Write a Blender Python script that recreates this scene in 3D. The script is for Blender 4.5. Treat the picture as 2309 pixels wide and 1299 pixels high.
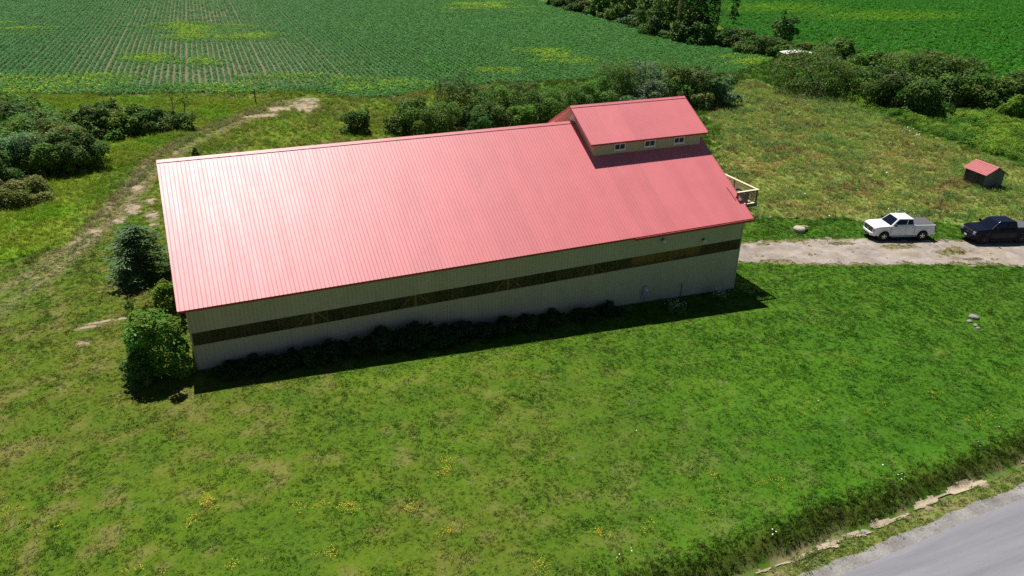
import bpy, bmesh, math, random
import numpy as np
from mathutils import Matrix, Vector

# ---------------------------------------------------------------- camera, sky, sun, exposure
SC = bpy.context.scene
COL = SC.collection
for o in list(bpy.data.objects): bpy.data.objects.remove(o, do_unlink=True)

CAM = np.array([2.0168, -38.8181, 22.7544])
YAW, PITCH, ROLL, FPX = 0.4089, 0.4634, 0.0151, 1685.83      # fitted to the barn, pixels of the 2309x1299 photograph
PW, PH = 2309.0, 1299.0

def cam_axes():
    cy, sy, cp, sp_ = math.cos(YAW), math.sin(YAW), math.cos(PITCH), math.sin(PITCH)
    f = np.array([sy*cp, cy*cp, -sp_]); r = np.array([cy, -sy, 0.0]); u = np.cross(r, f)
    cr, sr = math.cos(ROLL), math.sin(ROLL)
    return cr*r + sr*u, -sr*r + cr*u, f
AX_R, AX_U, AX_F = cam_axes()

cd = bpy.data.cameras.new('camera'); cam = bpy.data.objects.new('camera', cd); COL.objects.link(cam)
cd.sensor_width = 36.0; cd.lens = 36.0*FPX/PW; cd.clip_start = 0.5; cd.clip_end = 6000
m4 = Matrix.Identity(4)
for i in range(3):
    m4[i][0], m4[i][1], m4[i][2], m4[i][3] = AX_R[i], AX_U[i], -AX_F[i], CAM[i]
cam.matrix_world = m4
SC.camera = cam

SUN_TO = Vector((-0.026, 0.486, 1.0)).normalized()
W = bpy.data.worlds.new('World'); SC.world = W; W.use_nodes = True
wn = W.node_tree.nodes; wl = W.node_tree.links; wn.clear()
wo = wn.new('ShaderNodeOutputWorld'); wb = wn.new('ShaderNodeBackground'); sky = wn.new('ShaderNodeTexSky')
sky.sky_type = 'NISHITA'; sky.sun_disc = False
sky.sun_elevation = math.asin(SUN_TO.z); sky.sun_rotation = math.atan2(SUN_TO.x, SUN_TO.y)
sky.altitude = 100; sky.air_density = 0.6; sky.dust_density = 0.1
wb.inputs[1].default_value = 0.05
wl.new(sky.outputs[0], wb.inputs[0]); wl.new(wb.outputs[0], wo.inputs[0])

sd = bpy.data.lights.new('sun', 'SUN'); sun = bpy.data.objects.new('sun', sd); COL.objects.link(sun)
sd.energy = 5.0; sd.angle = math.radians(0.53); sd.color = (1.0, 0.96, 0.89)
sun.rotation_euler = SUN_TO.to_track_quat('Z', 'Y').to_euler(); sun.location = (0, 60, 90)

SC.view_settings.view_transform = 'Standard'; SC.view_settings.look = 'None'
SC.view_settings.exposure = 0.34; SC.view_settings.gamma = 1.0; SC.view_settings.use_curve_mapping = False
SC.render.engine = 'CYCLES'
SC.cycles.use_denoising = False
SC.cycles.max_bounces = 6; SC.cycles.diffuse_bounces = 3; SC.cycles.glossy_bounces = 3
SC.cycles.transmission_bounces = 4; SC.cycles.transparent_max_bounces = 8
SC.cycles.use_adaptive_sampling = True; SC.cycles.adaptive_threshold = 0.005

# ---------------------------------------------------------------- numbers
RNG = np.random.default_rng(7)
L, BW, H, HR = 36.58, 18.24, 4.244, 9.358          # barn length, depth, wall top, ridge
OV, GO = 0.485, 0.363                              # eave and gable overhang
SL = (HR-H)/(BW/2)
MX0, MX1, MY0, MEAVE, MRIDGE, MOV = 27.49, 36.52, 6.01, 8.534, 10.46, 0.32
B0, B1 = 1.527, 2.309                              # translucent band

# ---------------------------------------------------------------- terrain
def spl(t, w=1.0): return w*np.logaddexp(0, np.asarray(t, float)/w)
def h_base(x, y): return -0.0461*(spl(x)-spl(np.asarray(x)-42))
def ray(u, v): return AX_R*((u-PW/2)/FPX) - AX_U*((v-PH/2)/FPX) + AX_F
def hit(u, v, fn):
    d = ray(u, v); z = 0.0
    for _ in range(60):
        P = CAM + d*((z-CAM[2])/d[2]); z = 0.5*z + 0.5*float(fn(P[0], P[1]))
    return P
RA = hit(1875, 1299, h_base); RB = hit(2309, 1115, h_base)
RD = (RB-RA)[:2]; RD /= np.linalg.norm(RD); RN = np.array([-RD[1], RD[0]])     # along the road / towards the barn
def road_s(x, y): return (np.asarray(x)-RA[0])*RN[0] + (np.asarray(y)-RA[1])*RN[1]
def road_t(x, y): return (np.asarray(x)-RA[0])*RD[0] + (np.asarray(y)-RA[1])*RD[1]

def vnoise(x, y, seed=0):
    x = np.asarray(x, float); y = np.asarray(y, float)
    xi = np.floor(x).astype(np.int64); yi = np.floor(y).astype(np.int64)
    fx = x-xi; fy = y-yi; fx = fx*fx*(3-2*fx); fy = fy*fy*(3-2*fy)
    def hsh(a, b):
        n = (a*374761393 + b*668265263 + seed*1442695041) & 0xFFFFFFFF
        n = ((n ^ (n >> 13))*1274126177) & 0xFFFFFFFF
        return ((n ^ (n >> 16)) & 0xFFFF)/65535.0
    return (hsh(xi, yi)*(1-fx)+hsh(xi+1, yi)*fx)*(1-fy) + (hsh(xi, yi+1)*(1-fx)+hsh(xi+1, yi+1)*fx)*fy
def fbm(x, y, sc, seed=0, oct_=3):
    t = 0; a = 1; s = 0
    for o in range(oct_):
        t = t + a*vnoise(np.asarray(x)/sc*2**o, np.asarray(y)/sc*2**o, seed+o*17); s += a; a *= 0.55
    return t/s
def sstep(a, b, t):
    t = np.clip((np.asarray(t)-a)/(b-a), 0, 1); return t*t*(3-2*t)

def h(x, y):
    s = road_s(x, y)
    wob = (vnoise(road_t(x, y)/2.3, 0*np.asarray(x), 5)-0.5)*0.5
    z = h_base(x, y)
    inroad = sstep(3.6, 2.3, s+wob)*1.0
    z = z - 0.50*np.exp(-((s-1.80+wob*0.4)/0.5)**2)*1.0 - 0.05*inroad
    z = z + 0.14*np.exp(-((s-3.3+wob)/0.6)**2)
    far = sstep(60, 200, np.hypot(np.asarray(x)-20, np.asarray(y)-20))
    z = z + far*(fbm(x, y, 90, 3, 2)-0.5)*0.8
    return z
def gp(u, v): return hit(u, v, h)
def project(x, y, z):
    dx = np.stack([np.asarray(x)-CAM[0], np.asarray(y)-CAM[1], np.asarray(z)-CAM[2]], -1)
    w = dx@AX_F; ok = w > 1.0; w = np.where(ok, w, 1.0)
    u = PW/2 + FPX*(dx@AX_R)/w; v = PH/2 - FPX*(dx@AX_U)/w
    return np.where(ok, u, -9e3), np.where(ok, v, 9e3), w
def inpoly(u, v, poly):
    u = np.asarray(u); v = np.asarray(v); ins = np.zeros(u.shape, bool)
    n = len(poly); j = n-1
    for i in range(n):
        xi, yi = poly[i]; xj, yj = poly[j]
        c = ((yi > v) != (yj > v)) & (u < (xj-xi)*(v-yi)/((yj-yi) if yj != yi else 1e-9)+xi)
        ins ^= c; j = i
    return ins
def polyline_d(u, v, pts):
    best = np.full(np.shape(u), 1e9)
    for (a, b), (c, d) in zip(pts[:-1], pts[1:]):
        ex, ey = c-a, d-b; t = np.clip(((u-a)*ex+(v-b)*ey)/(ex*ex+ey*ey), 0, 1)
        best = np.minimum(best, np.hypot(u-a-t*ex, v-b-t*ey))
    return best
def yellow(x, y, u, v):
    n = fbm(x/2.2, y, 2.4, 611, 4); m = fbm(x/3, y, 7, 617, 3)
    return np.clip(blobs(u+(n-0.5)*110, v+(m-0.5)*34, [(a, b, c_*1.8, d_*1.35) for a, b, c_, d_ in YEL])*1.5+(n-0.5)*1.1-0.30, 0, 1)*(blobs(u, v, [(a, b, c_*2.4, d_*2) for a, b, c_, d_ in YEL]) > 0)
def blobs(u, v, lst):
    t = np.zeros(np.shape(u))
    for a, b, rx, ry in lst:
        t = np.maximum(t, 1-np.hypot((u-a)/rx, (v-b)/ry))
    return np.clip(t, 0, 1)
def world_poly(px):
    return [tuple(hit(a, b, h_base)[:2]) for a, b in px]

# regions, given by pixels that lie on the ground, kept as ground polygons in metres
FIELD = world_poly([(-260, 205), (0, 214), (300, 214), (560, 212), (690, 206), (800, 224), (900, 218), (980, 200), (1100, 190), (1650, 168), (1745, 134),
                    (1690, 120), (1600, 105), (1500, 82), (1440, 68), (1350, 44), (1240, 14), (1150, -25), (-300, -45)])
RFIELD = world_poly([(1480, -45), (1600, 48), (1700, 92), (1850, 124), (1950, 150), (2050, 170), (2309, 215), (2480, 235), (2600, -20)])
MEADOW = world_poly([(1600, 240), (1690, 180), (1760, 205), (1900, 225), (2040, 290), (2200, 345), (2330, 385), (2420, 430), (2420, 505), (1960, 500), (1700, 492), (1640, 400)])
BRAMBLE = world_poly([(1880, 205), (1900, 150), (1970, 150), (2080, 225), (2200, 235), (2330, 255), (2440, 290), (2440, 420), (2309, 375), (2200, 338), (2110, 305), (2040, 270), (1950, 250)])
DRIVE = world_poly([(1640, 552), (1690, 545), (1800, 539), (1950, 538), (2110, 543), (2200, 540), (2309, 530), (2460, 520), (2460, 606), (2309, 600), (2200, 598), (2080, 597), (1950, 600), (1800, 597), (1690, 592), (1640, 590)])
LROUGH = world_poly([(-200, 250), (60, 215), (430, 225), (560, 225), (640, 236), (500, 288), (420, 325), (360, 370), (310, 420), (250, 490), (180, 545), (-200, 640)])
YEL = [(420, 72, 62, 17), (335, 133, 48, 22), (455, 142, 45, 15), (40, 65, 75, 14), (120, 195, 170, 22), (210, 185, 100, 18), (510, 205, 90, 22), (560, 78, 70, 14), (650, 180, 110, 12),
       (860, 195, 110, 16), (1240, 125, 60, 12), (1290, 140, 50, 10), (1100, 20, 80, 10), (1560, 60, 40, 10), (1700, 140, 60, 16), (1390, 20, 30, 10), (20, 215, 120, 20), (1110, 160, 60, 10), (760, 187, 50, 9)]
SOIL = [(400, 170, 150, 16), (470, 178, 80, 12), (330, 165, 70, 10), (560, 150, 80, 30), (430, 30, 220, 40)]
RUT1 = [tuple(hit(a, b, h_base)[:2]) for a, b in [(-60, 745), (0, 700), (100, 632), (190, 558), (255, 492), (315, 425), (360, 372), (430, 325), (520, 283), (600, 250), (665, 232), (700, 222)]]
RUT2 = [tuple(hit(a, b, h_base)[:2]) for a, b in [(-60, 690), (60, 620), (160, 556), (225, 492), (290, 420), (335, 365), (400, 322), (490, 282), (580, 250), (650, 230), (690, 221)]]
SAND = []
for a, b, rx, ry in [(312, 424, 26, 17), (302, 470, 30, 16), (215, 521, 20, 9), (270, 500, 28, 10), (345, 490, 22, 22), (690, 242, 52, 16), (630, 246, 60, 8), (700, 228, 34, 10),
                     (398, 345, 12, 8), (235, 726, 70, 5), (200, 738, 40, 4), (80, 628, 14, 4), (590, 262, 60, 6), (340, 455, 16, 10), (190, 775, 20, 8)]:
    P = hit(a, b, h_base); Q = hit(a+rx, b, h_base); T = hit(a, b-ry, h_base)
    SAND.append((P[0], P[1], np.linalg.norm((Q-P)[:2]), np.linalg.norm((T-P)[:2])))

def sand_mask(x, y):
    t = np.zeros(np.shape(x))
    for a, b, rx, ry in SAND:
        t = np.maximum(t, 1.25-np.hypot((x-a)/rx, (y-b)/ry))
    n = fbm(x, y, 0.8, 41, 4)
    rut = np.maximum(np.exp(-(polyline_d(x, y, RUT1)/0.34)**2), np.exp(-(polyline_d(x, y, RUT2)/0.34)**2))*0.40
    return np.clip(np.maximum(t, rut), 0, 1)*1.5 - 1.9*(1-n)
def drive_mask(x, y):
    n = fbm(x, y, 1.6, 61, 3); ins = inpoly(x+(n-0.5)*1.2, y+(fbm(x, y, 1.3, 77, 3)-0.5)*1.6, DRIVE)
    u, v, _ = project(x, y, h_base(x, y))
    g = blobs(u, v, [(2030, 557, 75, 9), (2150, 568, 60, 14), (2190, 585, 50, 6), (1745, 590, 60, 7), (1720, 552, 30, 5), (1900, 550, 40, 6)])
    e = polyline_d(x, y, DRIVE+DRIVE[:1])
    return ins & (e*0.75+fbm(x, y, 0.9, 95, 4)*1.5 > 0.95) & ~((g*1.2+fbm(x, y, 0.7, 90, 3)) > 1.0)

GREEN = np.array([0.078, 0.158, 0.011]); LIME = np.array([0.112, 0.190, 0.013]); OLIVE = np.array([0.126, 0.148, 0.022]); STRAW = np.array([0.245, 0.215, 0.100])
DEEP = np.array([0.054, 0.128, 0.012]); SANDC = np.array([0.46, 0.37, 0.25]); BROWN = np.array([0.190, 0.125, 0.055]); SOILC = np.array([0.185, 0.170, 0.100])
def lerp(a, b, t): return a + (b-a)*np.asarray(t)[..., None]
def ground_col(x, y):
    x = np.asarray(x, float); y = np.asarray(y, float)
    u, v, dist = project(x, y, h_base(x, y))
    n1 = fbm(x, y, 5, 11, 4); n2 = fbm(x, y, 0.95, 23, 3); n3 = fbm(x, y, 18, 31, 2); n4 = fbm(x+90, y, 1.5, 57, 3)
    c = lerp(np.broadcast_to(GREEN, x.shape+(3,)), LIME, sstep(0.42, 0.75, n1*0.55+n2*0.45)*0.75)
    c = lerp(c, DEEP, sstep(0.50, 0.75, n4)*0.45)
    dry = sstep(1500, 100, u)*0.5 + sstep(800, 1250, v)*0.22
    c = lerp(c, OLIVE, np.clip(sstep(0.38, 0.64, n3*0.6+n2*0.4)*(0.35+dry*0.55), 0, 1))
    c = lerp(c, STRAW, np.clip(sstep(0.54, 0.76, n2*0.8+n3*0.2)*(0.12+dry*0.42), 0, 0.6))
    c = lerp(c, GREEN*1.05, sstep(1500, 2000, u)*sstep(1000, 700, v)*sstep(560, 640, v)*0.4)
    c = c*lerp(np.broadcast_to(np.array([1.10, 1.0, 1.0]), x.shape+(3,)), np.array([0.72, 0.96, 0.80]), sstep(900, 1900, u))
    c = c*(0.90+0.20*fbm(x/9+y*0.02, y/0.55, 1.0, 441, 2))[..., None]
    # rough grass to the left of the track
    a = inpoly(x, y, LROUGH); rc = lerp(np.broadcast_to(LIME*np.array([1.75, 1.95, 1.3]), x.shape+(3,)), OLIVE*np.array([2.05, 2.35, 1.3]), sstep(0.25, 0.6, n1))
    rc = lerp(rc, GREEN*1.4, sstep(0.5, 0.8, n3)*0.5)
    c = np.where(a[..., None], rc, c)
    bk = (y > 19) & (x > -6) & (x < 45) & ~a
    c = np.where(bk[..., None], lerp(lerp(np.broadcast_to(LIME*1.6, x.shape+(3,)), OLIVE*1.95, sstep(0.3, 0.65, n2)), STRAW, sstep(0.55, 0.8, n1)*0.6), c)
    # meadow
    a = inpoly(x+(n2-0.5)*4, y+(n1-0.5)*4, MEADOW)
    mc = lerp(np.broadcast_to(np.array([0.315, 0.380, 0.085]), x.shape+(3,)), np.array([0.190, 0.365, 0.065]), sstep(0.42, 0.68, n1*0.5+n4*0.5)*0.8)
    brn = blobs(u, v, [(1800, 370, 200, 60), (1930, 430, 130, 45), (1750, 330, 120, 40), (2030, 360, 160, 40), (1700, 380, 90, 40), (2120, 440, 120, 50), (1850, 470, 150, 30)])
    mc = lerp(mc, BROWN*np.array([2.5, 2.4, 2.4]), np.clip(sstep(0.40, 0.68, n2*0.6+n4*0.4)*(0.22+brn*0.65), 0, 0.8))
    mc = lerp(mc, STRAW*1.2, sstep(0.55, 0.8, fbm(x, y, 3.1, 133, 3))*0.22)
    c = np.where(a[..., None], mc, c)
    a = inpoly(x, y, BRAMBLE); c = np.where(a[..., None], DEEP*0.8, c)
    # fields: soil under the crop
    a = inpoly(x, y, FIELD); c = np.where(a[..., None], lerp(np.broadcast_to(SOILC, x.shape+(3,)), SOILC*0.75, n2), c)
    a = inpoly(x, y, RFIELD); c = np.where(a[..., None], np.array([0.05, 0.12, 0.02]), c)
    far = (dist > 330) | (dist <= 1.0)
    c = np.where((far & (y > 0))[..., None], lerp(np.broadcast_to(np.array([0.05, 0.13, 0.02]), x.shape+(3,)), OLIVE, n3*0.4), c)
    # ditch bank and verge
    s = road_s(x, y); wob = (vnoise(road_t(x, y)/2.3, 0*x, 5)-0.5)*0.5
    k = np.exp(-((s-2.5+wob)/0.5)**2); c = lerp(c, OLIVE*0.5, k*0.8)
    k = np.exp(-((s-1.85)/0.30)**2); c = lerp(c, np.array([0.24, 0.185, 0.115]), k*sstep(0.35, 0.6, n2*0.5+n4*0.5)*0.85)
    k = sstep(1.55, 1.3, s)*sstep(0.2, 0.4, s); c = lerp(c, lerp(np.broadcast_to(LIME, x.shape+(3,)), STRAW, n2), k)
    rd_ = np.minimum(polyline_d(x, y, RUT1), polyline_d(x, y, RUT2)); c = lerp(c, np.array([0.36, 0.295, 0.175]), np.exp(-(rd_/0.50)**2)*(0.28+0.57*sstep(14, 28, y))*sstep(0.25, 0.55, fbm(x, y, 2.5, 451, 3)+0.12)); c = lerp(c, STRAW, np.exp(-(rd_/1.3)**2)*(0.15+0.25*sstep(16, 30, y)))
    sm = sand_mask(x, y); c = lerp(c, SANDC*0.8, sstep(-0.55, 0.25, sm)*0.75)
    dn = inpoly(x, y, DRIVE); c = np.where(dn[..., None], lerp(c, lerp(np.broadcast_to(STRAW, x.shape+(3,)), np.array([0.30, 0.21, 0.14]), n1), 0.75+0*n2), c)
    return c

# ---------------------------------------------------------------- helpers: materials
MATS = {}
def nodes_of(name):
    m = bpy.data.materials.new(name); m.use_nodes = True; MATS[name] = m
    nt = m.node_tree; b = nt.nodes['Principled BSDF']
    return m, nt, nt.nodes, nt.links, b
def ramp(n, l, src, stops):
    r = n.new('ShaderNodeValToRGB')
    while len(r.color_ramp.elements) < len(stops): r.color_ramp.elements.new(0.5)
    for e, (p, c) in zip(r.color_ramp.elements, stops): e.position = p; e.color = tuple(c)+(1,) if len(c) == 3 else c
    l.new(src, r.inputs[0]); return r
def noise(n, l, scale, detail=4, rough=0.55, coord='pos', stretch=None):
    if coord == 'pos': g = n.new('ShaderNodeNewGeometry'); out = g.outputs['Position']
    else: g = n.new('ShaderNodeTexCoord'); out = g.outputs['Object']
    if stretch:
        mp = n.new('ShaderNodeMapping'); mp.inputs['Scale'].default_value = stretch; l.new(out, mp.inputs[0]); out = mp.outputs[0]
    t = n.new('ShaderNodeTexNoise'); t.inputs['Scale'].default_value = scale; t.inputs['Detail'].default_value = detail; t.inputs['Roughness'].default_value = rough
    l.new(out, t.inputs['Vector']); return t
def mixc(n, l, a, b, fac, mode='MIX'):
    m = n.new('ShaderNodeMix'); m.data_type = 'RGBA'; m.blend_type = mode
    for sock, val in ((m.inputs[0], fac), (m.inputs[6], a), (m.inputs[7], b)):
        if isinstance(val, bpy.types.NodeSocket): l.new(val, sock)
        elif isinstance(val, (int, float)): sock.default_value = val
        else: sock.default_value = tuple(val)+(1,)
    return m.outputs[2]
def bump(n, l, b, src, strength, dist=0.02):
    k = n.new('ShaderNodeBump'); k.inputs['Strength'].default_value = strength; k.inputs['Distance'].default_value = dist
    l.new(src, k.inputs['Height']); l.new(k.outputs[0], b.inputs['Normal'])
def mat(name, col, rough=0.6, metal=0.0, var=0.12, nscale=6.0, spec=0.5, bmp=0.0, bscale=30.0, coat=0.0, stretch=None, objvar=0.0):
    m, nt, n, l, b = nodes_of(name)
    b.inputs['Roughness'].default_value = rough; b.inputs['Metallic'].default_value = metal
    b.inputs['Specular IOR Level'].default_value = spec; b.inputs['Coat Weight'].default_value = coat
    t = noise(n, l, nscale, 5, 0.6, stretch=stretch)
    r = ramp(n, l, t.outputs[0], [(0.3, [c*(1-var) for c in col]), (0.7, [min(1, c*(1+var)) for c in col])])
    out = r.outputs[0]
    if objvar:
        oi = n.new('ShaderNodeObjectInfo'); rr = ramp(n, l, oi.outputs['Random'], [(0, (1-objvar,)*3), (1, (1+objvar,)*3)])
        out = mixc(n, l, out, rr.outputs[0], 1.0, 'MULTIPLY')
    l.new(out, b.inputs['Base Color'])
    if bmp:
        t2 = noise(n, l, bscale, 4, 0.6, stretch=stretch); bump(n, l, b, t2.outputs[0], bmp)
    return m
def leaf_mat(name, attr='col', kind='INSTANCER', var=0.25, transl=0.25, rough=0.55):
    m, nt, n, l, b = nodes_of(name)
    a = n.new('ShaderNodeAttribute'); a.attribute_type = kind; a.attribute_name = attr
    oi = n.new('ShaderNodeObjectInfo'); r = ramp(n, l, oi.outputs['Random'], [(0, (1-var,)*3), (1, (1+var,)*3)])
    c = mixc(n, l, a.outputs['Color'], r.outputs[0], 1.0 if kind == 'INSTANCER' else 0.0, 'MULTIPLY')
    l.new(c, b.inputs['Base Color']); b.inputs['Roughness'].default_value = rough; b.inputs['Specular IOR Level'].default_value = 0.12
    tr = n.new('ShaderNodeBsdfTranslucent'); l.new(c, tr.inputs[0])
    mx = n.new('ShaderNodeMixShader'); mx.inputs[0].default_value = transl
    l.new(b.outputs[0], mx.inputs[1]); l.new(tr.outputs[0], mx.inputs[2]); l.new(mx.outputs[0], n['Material Output'].inputs[0])
    return m

# ---------------------------------------------------------------- helpers: meshes and objects
class MB:
    def __init__(s): s.v = []; s.f = []
    def add(s, vs, fs):
        k = len(s.v); s.v += [tuple(map(float, p)) for p in vs]; s.f += [tuple(i+k for i in q) for q in fs]; return s
    def box(s, x0, x1, y0, y1, z0, z1):
        return s.add([(x0,y0,z0),(x1,y0,z0),(x1,y1,z0),(x0,y1,z0),(x0,y0,z1),(x1,y0,z1),(x1,y1,z1),(x0,y1,z1)],
                     [(0,3,2,1),(4,5,6,7),(0,1,5,4),(1,2,6,5),(2,3,7,6),(3,0,4,7)])
    def bar(s, a, b, wx, wz=None, up=(0,0,1)):
        a = Vector(a); b = Vector(b); d = (b-a).normalized(); up = Vector(up)
        if abs(d.dot(up)) > 0.98: up = Vector((0,1,0))
        r = d.cross(up).normalized(); u = r.cross(d); wz = wz or wx
        q = [a+r*sx*wx/2+u*sz*wz/2 for sx, sz in ((-1,-1),(1,-1),(1,1),(-1,1))]; q += [p+(b-a) for p in q]
        return s.add(q, [(0,3,2,1),(4,5,6,7),(0,1,5,4),(1,2,6,5),(2,3,7,6),(3,0,4,7)])
    def tube(s, pts, radii, n=8, cap=True):
        pts = [Vector(p) for p in pts]; k = len(s.v); rings = []
        for i, p in enumerate(pts):
            d = (pts[min(i+1, len(pts)-1)]-pts[max(i-1, 0)]).normalized()
            ref = Vector((0,0,1)) if abs(d.z) < 0.95 else Vector((1,0,0))
            r = d.cross(ref).normalized(); u = r.cross(d)
            rings.append([p+(r*math.cos(2*math.pi*j/n)+u*math.sin(2*math.pi*j/n))*radii[i] for j in range(n)])
        for rg in rings: s.v += [tuple(p) for p in rg]
        for i in range(len(pts)-1):
            for j in range(n):
                s.f.append((k+i*n+j, k+i*n+(j+1)%n, k+(i+1)*n+(j+1)%n, k+(i+1)*n+j))
        if cap:
            s.f.append(tuple(k+j for j in range(n))[::-1]); s.f.append(tuple(k+(len(pts)-1)*n+j for j in range(n)))
        return s
    def prism(s, poly, axis, a, b):
        n = len(poly)
        def P(t, p):
            return {'x': (t, p[0], p[1]), 'y': (p[0], t, p[1]), 'z': (p[0], p[1], t)}[axis]
        return s.add([P(a, p) for p in poly]+[P(b, p) for p in poly],
                     [tuple(range(n))[::-1], tuple(range(n, 2*n))]+[(i, (i+1)%n, n+(i+1)%n, n+i) for i in range(n)])
    def mesh(s, name, m=None, smooth=False, fix=True):
        me = bpy.data.meshes.new(name); me.from_pydata(s.v, [], s.f)
        if fix:
            bm = bmesh.new(); bm.from_mesh(me); bmesh.ops.recalc_face_normals(bm, faces=bm.faces); bm.to_mesh(me); bm.free()
        if smooth: me.polygons.foreach_set('use_smooth', [True]*len(me.polygons))
        if m: me.materials.append(MATS[m] if isinstance(m, str) else m)
        me.update(); return me
def place(name, me, parent=None, loc=(0,0,0), rot=(0,0,0), scale=None):
    o = bpy.data.objects.new(name, me); COL.objects.link(o); o.location = loc; o.rotation_euler = rot
    if scale: o.scale = scale
    if parent: o.parent = parent
    return o
def obj(name, mb, m, parent=None, loc=(0,0,0), rot=(0,0,0), smooth=False, bevel=0.0):
    o = place(name, mb.mesh(name, m, smooth), parent, loc, rot)
    if bevel:
        bv = o.modifiers.new('bevel', 'BEVEL'); bv.width = bevel; bv.segments = 2; bv.limit_method = 'ANGLE'
    return o
def tag(o, label, cat, group=None, kind=None):
    o['label'] = label; o['category'] = cat
    if group: o['group'] = group
    if kind: o['kind'] = kind
    return o
def struct(o, label, cat):
    o['kind'] = 'structure'; o['label'] = label; o['category'] = cat; return o
def thing(name, label, cat, loc=(0,0,0), rz=0.0, group=None):
    o = bpy.data.objects.new(name, None); COL.objects.link(o); o.location = loc; o.rotation_euler = (0,0,rz); o.empty_display_size = 0.3
    return tag(o, label, cat, group)
def copy_tree(o, parent=None):
    c = o.copy(); COL.objects.link(c); c.parent = parent
    for ch in list(o.children): copy_tree(ch, c)
    return c
def np_mesh(name, V, F, m, col=None, dom='FACE', smooth=False):
    """fast mesh from arrays, all faces with the same number of corners"""
    V = np.asarray(V, np.float32); F = np.asarray(F, np.int32); k = F.shape[1]
    me = bpy.data.meshes.new(name)
    me.vertices.add(len(V)); me.vertices.foreach_set('co', V.ravel())
    me.loops.add(F.size); me.loops.foreach_set('vertex_index', F.ravel())
    me.polygons.add(len(F)); me.polygons.foreach_set('loop_start', np.arange(0, F.size, k, dtype=np.int32))
    me.polygons.foreach_set('loop_total', np.full(len(F), k, np.int32))
    if smooth: me.polygons.foreach_set('use_smooth', np.ones(len(F), bool))
    me.update(calc_edges=True)
    if col is not None:
        a = me.attributes.new('col', 'FLOAT_COLOR', dom)
        a.data.foreach_set('color', np.concatenate([col, np.ones((len(col), 1))], 1).astype(np.float32).ravel())
    me.materials.append(MATS[m]); return me

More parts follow.
